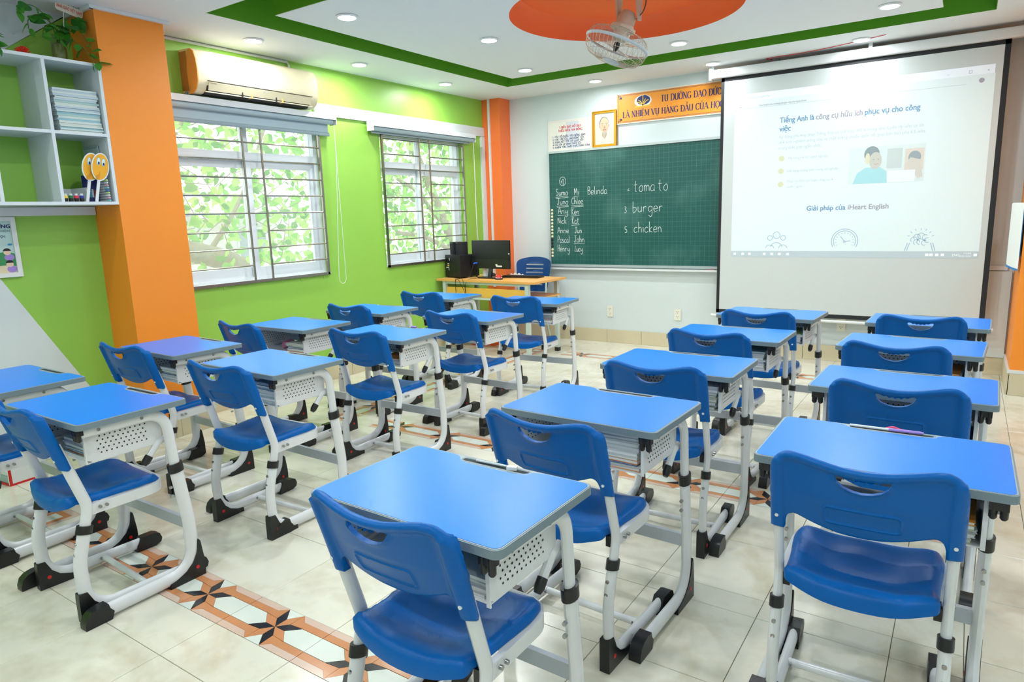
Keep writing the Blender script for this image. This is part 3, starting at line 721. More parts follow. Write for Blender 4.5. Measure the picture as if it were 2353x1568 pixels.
    def thick(x, z):
        tt = .0035; ax_ = abs(x)
        if ax_ > .18: tt = max(tt, math.sqrt(max(0, .0195 ** 2 - (min(ax_, .219) - .1995) ** 2)) if z < .80 else 0)
        elif ax_ > .17: tt += (ax_ - .17) * .3
        d = min(math.hypot(x - sx_ * p[0], z - p[1]) for p in edge_top for sx_ in (1, -1))
        if d < .026: tt = max(tt, .0035 + .0105 * math.sin(min(1, (1 - abs(d - .011) / .016) if d > .011 else max(0, d / .011)) * 1.57))
        return tt
    def relief(x, z):
        d = dist_poly((x, z), box); r = .0048 * math.exp(-(d / .0032) ** 2)
        dh = dist_poly((x, z), hole)
        if z < .778: r += .0075 * math.exp(-(dh / .0065) ** 2)
        return r
    cache = {}
    def th(p):
        k = (round(p[0], 5), round(p[1], 5))
        if k not in cache: cache[k] = thick(*p)
        return cache[k]
    def fr(p): return (p[0], cen(*p) - th(p) - relief(*p), p[1])
    def bk_(p): return (p[0], cen(*p) + th(p) + relief(*p) * -.7 * (dist_poly(p, hole) > .012), p[1])
    ex = []
    for dd in (-.007, -.0045, -.0022, 0, .0022, .0045, .007):
        rr = rrect(-.086 - dd, .638 - dd, .086 + dd, .69 + dd, .013 + dd, 6); 
        for i in range(len(rr)):
            a, b = rr[i], rr[(i + 1) % len(rr)]; L_ = math.hypot(b[0] - a[0], b[1] - a[1]); nn = max(1, int(L_ / .004))
            ex += [(a[0] + (b[0] - a[0]) * q / nn, a[1] + (b[1] - a[1]) * q / nn) for q in range(nn)]
    bb = MB(); sheet(bb, ol2, [hole], .0056, fr, bk_, M_blue, ex)
    # sheet() front faces +z of the 2D frame; for an xz sheet that is -y, which is right
    bo = bb.build('backrest', t, ang=70)
    for s in (-1, 1): MB().cyl((s * .2, -.013 - .0185, .628), (s * .2, -.013 - .0235, .628), .0048, M_white, 10).build('rivet', bo)
    return t

DESKS = {'A0': (-3.647, 1.219, .011), 'A1': (-3.709, 2.095, -.031), 'A2': (-3.723, 2.935, .012), 'A3': (-3.771, 3.674, .023), 'A4': (-3.805, 4.548, 0),
 'B0': (-2.821, 1.218, .009), 'B1': (-2.82, 2.043, -.018), 'B2': (-2.879, 2.922, .021), 'B3': (-2.821, 3.702, -.055), 'B4': (-2.848, 4.567, .078),
 'C0': (-1.039, 1.238, -.022), 'C1': (-1.043, 2.094, -.033), 'C2': (-1.042, 2.884, -.007), 'C3': (-1.043, 3.705, -.013), 'C4': (-1.015, 4.516, -.049),
 'D0': (-.152, 2.048, .002), 'D1': (-.161, 2.886, -.028), 'D2': (-.187, 3.732, -.061), 'D3': (-.151, 4.516, -.034)}
CHAIRS = {'A0': (0, -.21, 0), 'A1': (.01, -.26, 3), 'A2': (-.07, -.34, -3), 'A3': (0, -.18, 0), 'A4': (0, -.21, 3), 'B0': (.005, -.205, -3), 'B1': (.06, -.267, 2),
 'B2': (.035, -.228, 2), 'B3': (.03, -.225, -1), 'B4': (-.015, -.215, 5), 'C0': (.015, -.205, -1), 'C1': (-.005, -.33, -3), 'C2': (.015, -.285, 2), 'C3': (-.02, -.28, -3),
 'C4': (0, -.31, 0), 'D0': (-.015, -.235, 2), 'D1': (0, -.225, -1), 'D2': (-.04, -.30, -2), 'D3': (-.03, -.19, 3)}
COLN = {'A': 'the column along the windows', 'B': 'the second column from the windows', 'C': 'the third column from the windows', 'D': 'the column farthest from the windows'}
def place(k):
    c, i = k[0], int(k[1]); n = {'A': 5, 'B': 5, 'C': 5, 'D': 4}[c]
    o = ['first', 'second', 'third', 'fourth', 'fifth'][n - 1 - i]
    return o, COLN[c]
d0 = make_desk(); c0 = make_chair(); index_kids()
DO = {}
for n_, (k, (x, y, a)) in enumerate(DESKS.items()):
    d = d0 if n_ == 0 else copy_tree(d0); d.location = (x, y, 0); d.rotation_euler = (0, 0, a); o, cn = place(k); DO[k] = d
    tag(d, f'blue-topped school desk, {o} from the blackboard in {cn}', 'desk', 'blue-topped student desks')
    cx, cy, ca = CHAIRS[k]; c = c0 if n_ == 0 else copy_tree(c0)
    c.location = (x + cx, y + cy, 0); c.rotation_euler = (0, 0, R_(ca))
    tag(c, f'blue school chair, {o} from the blackboard in {cn}', 'chair', 'blue plastic student chairs')
# notebooks lying in the desk baskets
BOOKC = [mat('book_%d' % i, c, .6) for i, c in enumerate([(214, 224, 226), (170, 200, 196), (226, 230, 222), (120, 160, 190), (196, 208, 160), (60, 90, 150), (224, 226, 228), (150, 180, 120), (230, 150, 60), (186, 196, 210)])]
book_me = {}
for i, m in enumerate(BOOKC):
    for th in (6, 9, 13):
        h = th / 1000; mb = MB().box((-.085, -.118, 0), (.085, .118, .0012), m).box((-.085, -.118, h - .0012), (.085, .118, h), m).box((-.083, -.115, .0012), (.083, .116, h - .0012), M_paper).box((-.086, -.118, 0), (-.083, .118, h), m)
        book_me[(i, th)] = mb.data('notebook', smooth=False)
rb = random.Random(11)
ORD = ['lowest', 'second', 'third', 'fourth', 'fifth', 'sixth', 'seventh', 'eighth', 'ninth', 'tenth', 'eleventh', 'twelfth', 'thirteenth', 'fourteenth', 'fifteenth', 'sixteenth', 'seventeenth', 'eighteenth', 'nineteenth', 'twentieth', 'twenty-first', 'twenty-second']
BCN = ['pale grey', 'sea green', 'white', 'steel blue', 'pale green', 'navy', 'light grey', 'leaf green', 'orange', 'grey blue']
CS = {'A': 'window column', 'B': 'second column', 'C': 'third column', 'D': 'outermost column'}
BOOKN = {'A1': 6, 'A2': 7, 'A3': 3, 'A4': 5, 'B0': 7, 'B1': 11, 'B2': 4, 'B3': 3, 'B4': 9, 'C0': 4, 'C1': 11, 'C2': 9, 'C3': 9, 'C4': 7, 'D1': 5, 'D2': 6, 'D0': 6, 'D3': 3}
for k, nb in BOOKN.items():
    x, y, a = DESKS[k]; z = .5985; o, cn = place(k); q = Matrix.Rotation(a, 3, 'Z')
    for j in range(nb):
        th = rb.choice((6, 9, 13)); i = rb.choice((0, 0, 1, 2, 2, 3, 4, 6, 6, 9, 5, 7, 8)) if k != 'B1' else rb.choice((0, 1, 6, 9, 3))
        if z + th / 1000 > .728: break
        p = q @ Vector((.135 + rb.uniform(-.008, .008), -.028 + rb.uniform(-.008, .005), 0))
        b = link('notebook', book_me[(i, th)], None, (x + p.x, y + p.y, z), (0, 0, a + rb.uniform(-.03, .03)))
        tag(b, f'{BCN[i]} notebook, {ORD[j]} from the bottom under the {o} desk of the {CS[k[0]]}'.replace('lowest from the bottom', 'lowest'), 'notebook', f'notebooks under the {o} desk of {cn}')
        z += th / 1000 + .0006
# small things in trays and baskets
def small(name, mb, label, cat, loc, rz=0, group=None, ang=38):
    o = mb.build(name, None, ang=ang, loc=loc, rot=(0, 0, rz)); return tag(o, label, cat, group)
def ontop(k, dx, dy):
    x, y, a = DESKS[k]; v = Matrix.Rotation(a, 3, 'Z') @ Vector((dx, dy, 0)); return (x + v.x, y + v.y, .7602)
PK = mat('pink_plastic', (230, 60, 110), .4); PU = mat('lilac_plastic', (170, 140, 220), .4); CLR = mat('clear_grey', (214, 222, 224), .2)
small('eraser', MB().box((-.014, -.007, 0), (.014, .007, .009), M_paper), 'white eraser lying in the pencil tray of the nearest middle desk', 'eraser', ontop('C0', .065, .181), .3)
small('pencil', MB().sweep([(-.045, 0, .004), (.04, 0, .004), (.05, 0, .004)], [.0035, .0035, .0006], [.0035, .0035, .0006], CLR, 8), 'clear pen lying in the pencil tray of the nearest middle desk', 'pen', ontop('C0', -.01, .183), .03)
small('hair_clip', MB().sweep(catmull([(-.03, 0, .005), (-.01, .004, .011), (.01, 0, .007), (.03, .003, .005)], 4, False), .004, .003, PK, 8), 'pink clip in the pencil tray of the nearest desk at right', 'clip', ontop('D0', .02, .186))
small('marker', MB().sweep([(-.05, 0, .006), (.03, 0, .006), (.04, 0, .006)], [.005, .005, .003], [.005, .005, .003], PU, 8), 'lilac pen in the pencil tray of the nearest desk at right', 'pen', ontop('D0', .05, .180), .05)
small('marker', MB().sweep([(-.07, 0, .005), (.05, 0, .005)], .004, .004, M_paper, 8), 'white pen in the pencil tray of the nearest desk at right', 'pen', ontop('D0', -.035, .180), .02)
small('marker', MB().sweep([(-.02, 0, .006), (.02, 0, .006)], .006, .006, PU, 8), 'short lilac crayon in the tray of the third desk of the second column', 'crayon', ontop('B2', .05, .183), .05)
x, y, a = DESKS['A2']
cl = MB().sweep(catmull([(-.05, 0, .02), (-.01, .02, .035), (.04, 0, .03), (.09, -.02, .012)], 5, False), [.03] * 15 + [.012], [.02] * 15 + [.008], mat('pink_cloth', (196, 120, 150), .8), 10)
small('pencil_pouch', cl, 'folded pink cloth pouch in the desk basket nearest the wide window', 'pouch', (x - .02, y - .08, .598))
# shallow red and white box of papers under the fifth desk of the window column
t = thing('paper_rack', 'small red and white paper rack on the floor by the left wall', 'rack', (-4.58, 1.49, 0), .1)
MB().box((-.14, -.1, 0), (.14, .1, .01), M_red).box((-.14, -.1, 0), (-.13, .1, .13), M_paper).box((.13, -.1, 0), (.14, .1, .13), M_paper).box((.1402, -.1, 0), (.141, .1, .012), M_red).box((.1402, -.1, .012), (.141, -.085, .13), M_red).box((-.13, .09, .01), (.13, .1, .13), M_paper).build('tray', t, smooth=False)
MB().box((-.12, -.09, .011), (.12, .085, .05), BOOKC[1]).box((-.12, -.085, .052), (.115, .085, .075), M_paper).build('papers', t, smooth=False)

# ------------------------------------------------------------------ BLACKBOARD
t = thing('blackboard', 'long green blackboard with pale grid lines and chalk names behind the screen', 'blackboard', (-2.19, YB, .85))
BX0, BX1, BZ0, BZ1 = -3.99, -.39, .852, 2.105; YS = YB - .028
def board_material():
    m = bpy.data.materials.new('board_green'); m.use_nodes = True; nt = m.node_tree; b = nt.nodes['Principled BSDF']; b.inputs['Roughness'].default_value = .45
    g = nt.nodes.new('ShaderNodeNewGeometry'); sp_ = nt.nodes.new('ShaderNodeSeparateXYZ'); nt.links.new(g.outputs['Position'], sp_.inputs[0])
    def line(axis, period, wd, off):
        a = nt.nodes.new('ShaderNodeMath'); a.operation = 'ADD'; a.inputs[1].default_value = off; nt.links.new(sp_.outputs[axis], a.inputs[0])
        d = nt.nodes.new('ShaderNodeMath'); d.operation = 'PINGPONG'; d.inputs[1].default_value = period / 2; nt.links.new(a.outputs[0], d.inputs[0])
        c = nt.nodes.new('ShaderNodeMath'); c.operation = 'LESS_THAN'; c.inputs[1].default_value = wd; nt.links.new(d.outputs[0], c.inputs[0]); return c.outputs[0]
    L = [(line('X', .0485, .0007, 5.001), .32), (line('Z', .0495, .0007, 1.01), .32), (line('X', .0097, .0003, 5.001), .10), (line('Z', .0198, .0003, 1.01), .12)]
    acc = None
    for o_, s_ in L:
        mu = nt.nodes.new('ShaderNodeMath'); mu.operation = 'MULTIPLY'; mu.inputs[1].default_value = s_; nt.links.new(o_, mu.inputs[0])
        if acc is None: acc = mu.outputs[0]
        else:
            ad = nt.nodes.new('ShaderNodeMath'); ad.operation = 'MAXIMUM'; nt.links.new(acc, ad.inputs[0]); nt.links.new(mu.outputs[0], ad.inputs[1]); acc = ad.outputs[0]
    ns = nt.nodes.new('ShaderNodeTexNoise'); ns.inputs['Scale'].default_value = 2.2; ns.inputs['Detail'].default_value = 7; nt.links.new(g.outputs['Position'], ns.inputs['Vector'])
    cr = nt.nodes.new('ShaderNodeValToRGB'); cr.color_ramp.elements[0].position = .5; cr.color_ramp.elements[0].color = (0, 0, 0, 1); cr.color_ramp.elements[1].position = .95; cr.color_ramp.elements[1].color = (.3, .3, .3, 1)
    nt.links.new(ns.outputs['Fac'], cr.inputs['Fac']); ad = nt.nodes.new('ShaderNodeMath'); ad.operation = 'ADD'; ad.use_clamp = True; nt.links.new(acc, ad.inputs[0]); nt.links.new(cr.outputs['Color'], ad.inputs[1])
    mx = nt.nodes.new('ShaderNodeMix'); mx.data_type = 'RGBA'; mx.inputs['A'].default_value = (*lin((10, 84, 78)), 1); mx.inputs['B'].default_value = (*lin((150, 200, 190)), 1)
    nt.links.new(ad.outputs[0], mx.inputs['Factor']); nt.links.new(mx.outputs['Result'], b.inputs['Base Color']); return m
def on_root(t, mb, name, **kw):
    o = mb.build(name, t, **kw); o.location = -Vector(t.location); return o
on_root(t, MB().box((BX0 + .012, YS, BZ0 + .012), (BX1 - .012, YB - .001, BZ1 - .012), board_material()), 'writing_surface', smooth=False)
M_balu = mat('board_frame', (188, 200, 202), .35, metal=.3)
on_root(t, MB().box((BX0 - .005, YS - .012, BZ0 - .01), (BX0 + .02, YB - .001, BZ1 + .012), M_balu).box((BX1 - .02, YS - .012, BZ0 - .01), (BX1 + .005, YB - .001, BZ1 + .012), M_balu)
    .box((BX0 + .02, YS - .0125, BZ1 - .01), (BX1 - .02, YB - .001, BZ1 + .014), M_balu).box((BX0 + .02, YS - .0125, BZ0 - .012), (BX1 - .02, YB - .001, BZ0 + .014), M_balu), 'frame', smooth=False)
on_root(t, MB().box((BX0 - .03, YB - .075, .812), (BX1, YB - .001, .822), M_trim).box((BX0 - .03, YB - .077, .812), (BX1, YB - .072, .832), M_trim), 'chalk_ledge', smooth=False)
# chalk handwriting: single-stroke letters
M_chalk = mat('chalk', (228, 238, 236), .9)
G = {'a': [[(.5, .45), (.25, .5), (.05, .3), (.1, .03), (.35, .02), (.5, .2), (.5, .48), (.5, .1), (.6, 0)]], 'b': [[(.08, 1), (.08, 0), (.3, 0), (.5, .2), (.4, .45), (.08, .4)]],
 'c': [[(.5, .42), (.3, .5), (.05, .3), (.1, .04), (.35, 0), (.52, .1)]], 'd': [[(.5, .45), (.2, .48), (.03, .22), (.2, 0), (.5, .15)], [(.52, 1), (.5, 0)]],
 'e': [[(.05, .25), (.5, .28), (.4, .5), (.12, .45), (.05, .2), (.2, 0), (.5, .08)]], 'g': [[(.5, .45), (.2, .5), (.03, .25), (.2, .02), (.5, .2), (.5, .48), (.5, -.3), (.3, -.45), (.05, -.3)]],
 'h': [[(.08, 1), (.08, 0)], [(.08, .3), (.3, .5), (.48, .35), (.5, 0)]], 'i': [[(.1, .5), (.12, 0)], [(.11, .7), (.12, .73)]], 'j': [[(.3, .5), (.25, -.3), (.05, -.3)]],
 'k': [[(.08, 1), (.08, 0)], [(.45, .5), (.1, .2), (.5, 0)]], 'l': [[(.08, 1), (.1, .1), (.2, 0)]], 'm': [[(.05, .5), (.06, 0)], [(.06, .35), (.22, .5), (.35, .35), (.35, 0)], [(.35, .35), (.5, .5), (.66, .35), (.68, 0)]],
 'n': [[(.06, .5), (.06, 0)], [(.06, .3), (.28, .5), (.46, .35), (.5, 0)]], 'o': [[(.28, .5), (.05, .3), (.1, .03), (.38, 0), (.52, .25), (.4, .48), (.28, .5)]],
 'r': [[(.08, .5), (.08, 0)], [(.08, .3), (.25, .48), (.45, .45)]], 's': [[(.42, .45), (.15, .5), (.1, .32), (.4, .2), (.38, .02), (.05, .02)]], 't': [[(.22, .9), (.2, .1), (.35, 0)], [(0, .55), (.42, .58)]],
 'u': [[(.06, .5), (.08, .08), (.3, 0), (.48, .2)], [(.5, .5), (.5, 0)]], 'y': [[(.06, .5), (.1, .15), (.3, .12), (.48, .3)], [(.5, .5), (.48, -.3), (.25, -.42), (.08, -.28)]],
 'A': [[(0, 0), (.3, .95), (.6, 0)], [(.12, .35), (.5, .35)]], 'B': [[(.08, 0), (.08, .95), (.4, .9), (.42, .6), (.1, .5), (.5, .4), (.48, .08), (.06, 0)]], 'C': [[(.6, .8), (.35, .95), (.05, .6), (.1, .12), (.4, 0), (.65, .15)]],
 'H': [[(.06, 1), (.06, 0)], [(.5, 1), (.5, 0)], [(.06, .45), (.55, .5)]], 'J': [[(.1, .95), (.6, .95)], [(.36, .95), (.34, .15), (.15, 0), (.02, .18)]], 'K': [[(.08, 1), (.08, 0)], [(.5, .95), (.1, .42), (.55, 0)]],
 'L': [[(.3, .9), (.15, .1), (.02, .02), (.5, .05)]], 'M': [[(.05, 0), (.1, .95), (.35, .3), (.6, .95), (.68, 0)]], 'N': [[(.05, 0), (.07, .95), (.5, .02), (.52, 1)]], 'P': [[(.08, 0), (.08, .95), (.45, .9), (.45, .5), (.1, .45)]],
 'S': [[(.5, .85), (.25, .98), (.05, .75), (.45, .35), (.4, .05), (.02, .08)]], '1': [[(.1, .75), (.3, .95), (.3, 0)], [(.12, 0), (.48, 0)]], '+': [[(.05, .45), (.5, .45)], [(.28, .7), (.28, .2)]],
 '2': [[(.4, .75), (.1, .3), (.5, .32)]], '3': [[(.1, .9), (.45, .85), (.2, .5), (.5, .3), (.3, 0), (.05, .08)]], '5': [[(.5, .95), (.12, .95), (.1, .55), (.42, .5), (.45, .1), (.05, .02)]], '.': [[(.1, 0), (.14, .02)]], ' ': []}
def ribbon(mb, pts, y, w_, m):
    n = len(pts); vs = []
    for i, (x_, z_) in enumerate(pts):
        a = pts[max(i - 1, 0)]; b = pts[min(i + 1, n - 1)]; dx, dz = b[0] - a[0], b[1] - a[1]; L = math.hypot(dx, dz) or 1; nx, nz = -dz / L * w_, dx / L * w_
        vs += [(x_ + nx, y, z_ + nz), (x_ - nx, y, z_ - nz)]
    mb.add(vs, [(2 * i, 2 * i + 2, 2 * i + 3, 2 * i + 1) for i in range(n - 1)], m)
def chalk(name, word, x0, x1, z, h, under=0, w_=.0022):
    adv = [{'m': .82, 'M': .85, 'i': .3, 'l': .32, 'j': .45, ' ': .35}.get(c, .66) for c in word]; k = (x1 - x0) / sum(adv); mb = MB(); x = 0
    for c, a in zip(word, adv):
        for st in G[c]: ribbon(mb, catmull([(x0 + (x + px) * k, z + pz * h) for px, pz in st], 4, False), YS - .0012, w_, M_chalk)
        x += a
    for j in range(under): ribbon(mb, [(x0 - .005, z - .018 - .014 * j), (x1, z - .012 - .014 * j)], YS - .0012, w_ * .8, M_chalk)
    o = mb.build(name, t, smooth=False); o.location = -Vector(t.location); return o
for args in (('Sumo', -3.892, -3.735, 1.635, .072, 2), ('Juno', -3.879, -3.733, 1.535, .07, 2), ('Any', -3.869, -3.739, 1.43, .075, 1), ('Nick', -3.875, -3.755, 1.324, .07, 0), ('Anne', -3.879, -3.73, 1.217, .07, 0), ('Pascal', -3.88, -3.723, 1.11, .078, 0), ('Henry', -3.882, -3.725, 1.01, .078, 0),
             ('Mi', -3.661, -3.601, 1.633, .075, 1), ('Chloe', -3.694, -3.547, 1.533, .075, 2), ('Ken', -3.696, -3.598, 1.42, .072, 1), ('Kat', -3.693, -3.596, 1.318, .075, 1), ('Jun', -3.659, -3.567, 1.215, .068, 0), ('John', -3.67, -3.535, 1.114, .075, 1), ('Lucy', -3.666, -3.562, 1.01, .07, 0),
             ('Belinda', -3.493, -3.255, 1.63, .085, 0), ('2', -3.025, -2.99, 1.635, .05, 0), ('3', -3.06, -3.025, 1.42, .07, 0), ('5', -3.055, -3.02, 1.21, .07, 0), ('toma to', -2.95, -2.568, 1.637, .12, 0), ('burger', -2.966, -2.616, 1.425, .11, 0), ('chicken', -2.95, -2.633, 1.213, .11, 0)):
    chalk('chalk_writing', *args)
o = chalk('chalk_writing', '+1', -3.83, -3.785, 1.755, .06, 0)
mb = MB(); ribbon(mb, [(-3.804 + .04 * math.cos(a * .3), 1.787 + .048 * math.sin(a * .3)) for a in range(22)], YS - .0012, .002, M_chalk); on_root(t, mb, 'chalk_writing', smooth=False)
mg = MB().lathe([(.0145, 0), (.0145, .004), (.011, .007), (.009, .012), (.004, .014)], (0, 0, 0), M_cream, 14, Vector((0, -1, 0))).data('magnet')
mgb = MB().lathe([(.0145, 0), (.0145, .004), (.011, .007), (.009, .012), (.004, .014)], (0, 0, 0), M_black, 14, Vector((0, -1, 0))).data('magnet')
for k in range(15):
    bl = k in (9, 10, 11); z = 1.475 - k * .0369
    o = link('magnet', mgb if bl else mg, None, (-3.947 - .0003 * k, YS - .0003, z))
    tag(o, f"{'black' if bl else 'cream'} round magnet, {(['topmost'] + ORD[1:])[k]} from the top in the strip on the blackboard edge".replace('topmost from the top', 'topmost'), 'magnet', ('black' if bl else ('upper cream' if k < 9 else 'lower cream')) + ' blackboard magnets')
small('chalk', MB().cyl((-.04, 0, 0), (.04, 0, 0), .006, mat('pink_chalk', (222, 130, 150), .9), 8), 'pink chalk stick on the board ledge next to the screen', 'chalk', (-2.12, YB - .05, .8282))
small('chalk', MB().cyl((-.02, 0, 0), (.02, 0, 0), .006, M_tan, 8), 'short tan chalk stub on the left end of the board ledge', 'chalk', (-4.0, YB - .05, .8282))

# capital letters drawn from strokes: k thick, t thin, c curve; then serif feet
U = {'A': (.72, [('t', (.05, 0), (.35, 1)), ('k', (.35, 1), (.67, 0)), ('t', (.15, .34), (.55, .34))], [(.05, 0), (.67, 0)]),
 'B': (.62, [('k', (.14, 0), (.14, 1)), ('c', (.14, .98), (.4, .97), (.5, .77), (.4, .55), (.14, .53)), ('c', (.14, .53), (.44, .5), (.57, .27), (.44, .04), (.14, .02))], [(.1, 0), (.1, 1)]),
 'C': (.68, [('c', (.6, .8), (.5, .95), (.35, .99), (.15, .85), (.08, .5), (.15, .15), (.35, .01), (.5, .05), (.62, .2))], []),
 'D': (.72, [('k', (.14, 0), (.14, 1)), ('c', (.14, .98), (.4, .97), (.6, .8), (.66, .5), (.6, .2), (.4, .03), (.14, .02))], [(.1, 0), (.1, 1)]),
 'E': (.6, [('k', (.14, 0), (.14, 1)), ('t', (.14, .97), (.54, .97)), ('t', (.14, .52), (.46, .52)), ('t', (.14, .03), (.56, .03))], [(.1, 0), (.1, 1)]),
 'G': (.74, [('c', (.62, .8), (.5, .95), (.35, .99), (.15, .85), (.08, .5), (.15, .15), (.35, .01), (.52, .05), (.6, .12)), ('k', (.6, .08), (.6, .42))], [(.6, .42)]),
 'H': (.76, [('k', (.14, 0), (.14, 1)), ('k', (.62, 0), (.62, 1)), ('t', (.14, .52), (.62, .52))], [(.14, 0), (.14, 1), (.62, 0), (.62, 1)]),
 'I': (.28, [('k', (.14, 0), (.14, 1))], [(.14, 0), (.14, 1)]), 'K': (.7, [('k', (.14, 0), (.14, 1)), ('t', (.6, 1), (.14, .42)), ('k', (.28, .6), (.64, 0))], [(.14, 0), (.14, 1)]),
 'L': (.58, [('k', (.14, 0), (.14, 1)), ('t', (.14, .03), (.54, .03))], [(.14, 1), (.1, 0)]),
 'M': (.88, [('t', (.12, 0), (.12, 1)), ('k', (.12, 1), (.44, .12)), ('t', (.44, .12), (.76, 1)), ('k', (.76, 0), (.76, 1))], [(.12, 0), (.76, 0), (.12, 1), (.76, 1)]),
 'N': (.76, [('t', (.13, 0), (.13, 1)), ('k', (.13, 1), (.62, 0)), ('t', (.62, 0), (.62, 1))], [(.13, 0), (.62, 1), (.13, 1)]),
 'O': (.74, [('c', (.37, .99), (.16, .87), (.07, .5), (.16, .13), (.37, .01), (.58, .13), (.67, .5), (.58, .87), (.37, .99))], []),
 'P': (.6, [('k', (.14, 0), (.14, 1)), ('c', (.14, .98), (.44, .96), (.54, .74), (.44, .5), (.14, .48))], [(.14, 0), (.14, 1)]),
 'Q': (.74, [('c', (.37, .99), (.16, .87), (.07, .5), (.16, .13), (.37, .01), (.58, .13), (.67, .5), (.58, .87), (.37, .99)), ('k', (.42, .2), (.66, -.1))], []),
 'S': (.56, [('c', (.47, .8), (.3, .99), (.12, .85), (.12, .68), (.28, .53), (.44, .38), (.46, .18), (.3, .01), (.08, .2))], []),
 'T': (.64, [('k', (.32, 0), (.32, 1)), ('t', (.04, .97), (.6, .97))], [(.32, 0)]), 'U': (.74, [('c', (.14, 1), (.14, .4), (.2, .1), (.38, .01), (.56, .1), (.6, .4), (.6, 1))], [(.14, 1), (.6, 1)]),
 'V': (.7, [('k', (.05, 1), (.36, 0)), ('t', (.36, 0), (.65, 1))], [(.05, 1), (.65, 1)]), 'Y': (.68, [('k', (.05, 1), (.34, .5)), ('t', (.63, 1), (.34, .5)), ('k', (.34, .5), (.34, 0))], [(.34, 0)]),
 'X': (.68, [('k', (.08, 1), (.6, 0)), ('t', (.6, 1), (.08, 0))], []), '1': (.46, [('k', (.26, 0), (.26, 1)), ('t', (.1, .8), (.26, 1))], []), '2': (.56, [('c', (.08, .75), (.25, .99), (.46, .8), (.4, .5), (.08, .03)), ('t', (.08, .03), (.5, .03))], []),
 '3': (.56, [('c', (.08, .9), (.28, .99), (.45, .78), (.25, .53)), ('c', (.25, .53), (.5, .3), (.3, .01), (.06, .1))], []), '4': (.6, [('k', (.42, 0), (.42, 1)), ('t', (.42, 1), (.05, .3)), ('t', (.05, .3), (.55, .3))], []),
 '5': (.56, [('t', (.14, .97), (.48, .97)), ('t', (.14, .97), (.11, .55)), ('c', (.11, .55), (.35, .6), (.48, .3), (.3, .01), (.06, .08))], []), '.': (.24, [('k', (.12, 0), (.12, .12))], []), ',': (.24, [('k', (.13, .1), (.08, -.14))], []), ' ': (.38, [], [])}
def caps(root, s_, x0, x1, z0, h, y, m, wk, wt, serif, xz=lambda a, b, c: (a, c, b)):
    seq = []
    for ch in s_:
        bar = ch == 'Đ'; nf = unicodedata.normalize('NFD', 'D' if bar else ch); seq.append((nf[0], nf[1:], bar))
    tot = sum(U[g[0]][0] for g in seq); k = (x1 - x0) / tot; x = 0
    for g, dia, bar in seq:
        wd, strokes, feet = U[g]; mb = MB(); lay = [y]
        def rib(pts, hw):
            n = len(pts); vs = []; lay[0] -= .00003
            for i, (a, b) in enumerate(pts):
                p, q = pts[max(i - 1, 0)], pts[min(i + 1, n - 1)]; dx, dz = (q[0] - p[0]) * k, (q[1] - p[1]) * h; L = math.hypot(dx, dz) or 1
                w_ = hw if not isinstance(hw, tuple) else (hw[0] + (hw[1] - hw[0]) * abs(dz / L) ** 1.5)
                X, Z = x0 + (x + a) * k, z0 + b * h; vs += [(X - dz / L * w_, lay[0], Z + dx / L * w_), (X + dz / L * w_, lay[0], Z - dx / L * w_)]
            mb.add(vs, [(2 * i, 2 * i + 1, 2 * i + 3, 2 * i + 2) for i in range(n - 1)], m)
        for st_ in strokes:
            kind, pts = st_[0], st_[1:]
            if kind == 'c': rib(catmull(list(pts), 5, False), (wt, wk))
            else: rib(list(pts), wk if kind == 'k' else wt)
        if serif:
            for fx, fz in feet: rib([(fx - serif, fz + (.02 if fz < .5 else -.02)), (fx + serif, fz + (.02 if fz < .5 else -.02))], wt * .9)
        c = wd / 2 - .01; top = 1.1
        for d in dia:
            if d == '\u0302': rib([(c - .16, 1.08), (c, 1.24)], wt); rib([(c, 1.24), (c + .16, 1.08)], wt); top = 1.26
            elif d == '\u0306': rib(catmull([(c - .15, 1.24), (c, 1.1), (c + .15, 1.24)], 4, False), wt); top = 1.26
            elif d == '\u0300': rib([(c - .14 + .12 * (top > 1.2), top + .2), (c + .02 + .12 * (top > 1.2), top)], wt * 1.5)
            elif d == '\u0301': rib([(c + .14, top + .2), (c - .02, top)], wt * 1.5)
            elif d == '\u0309': rib(catmull([(c - .06, top + .16), (c + .05, top + .2), (c + .06, top + .1), (c, top + .04), (c, top - .02)], 4, False), wt)
            elif d == '\u0303': rib(catmull([(c - .17, top + .04), (c - .08, top + .14), (c + .06, top + .04), (c + .17, top + .14)], 4, False), wt * 1.1)
            elif d == '\u0323': rib([(c - .055, -.2), (c + .055, -.2)], h * .055)
            elif d == '\u031b': rib(catmull([(wd - .12, .92), (wd + .0, 1.0), (wd + .02, 1.14)], 4, False), wt * 1.3)
        if bar: rib([(0, .52), (.36, .52)], wt)
        if mb.f:
            o = mb.build('letter', root, smooth=False); o.location = -Vector(root.location)
        x += wd

# ------------------------------------------------------------------ SIGNS ON THE BACK WALL
NAVY = mat('navy_print', (24, 40, 110), .5); REDP = mat('red_print', (214, 50, 50), .5); BAN = mat('banner_orange', (250, 160, 50), .45, noise=.03, nscale=4); YEL = mat('print_yellow', (240, 200, 70), .5)
t = thing('banner', 'long orange banner sign with navy capital lettering above the blackboard', 'banner', (-2.0, YB, 2.33), 0)
BY = YB - .02
on_root(t, MB().box((-3.152, BY, 2.33), (-.85, YB - .002, 2.634), mat('banner_margin', (238, 232, 222), .5)), 'board', smooth=False)
on_root(t, MB().box((-3.143, BY - .001, 2.34), (-.86, BY, 2.624), BAN), 'orange_field', smooth=False)
ln = MB()
for z in (2.352, 2.609): ln.box((-3.08, BY - .0018, z), (-.93, BY - .001, z + .0025), NAVY)
for z in (2.345, 2.617): ln.box((-3.13, BY - .0018, z), (-.88, BY - .001, z + .0015), NAVY)
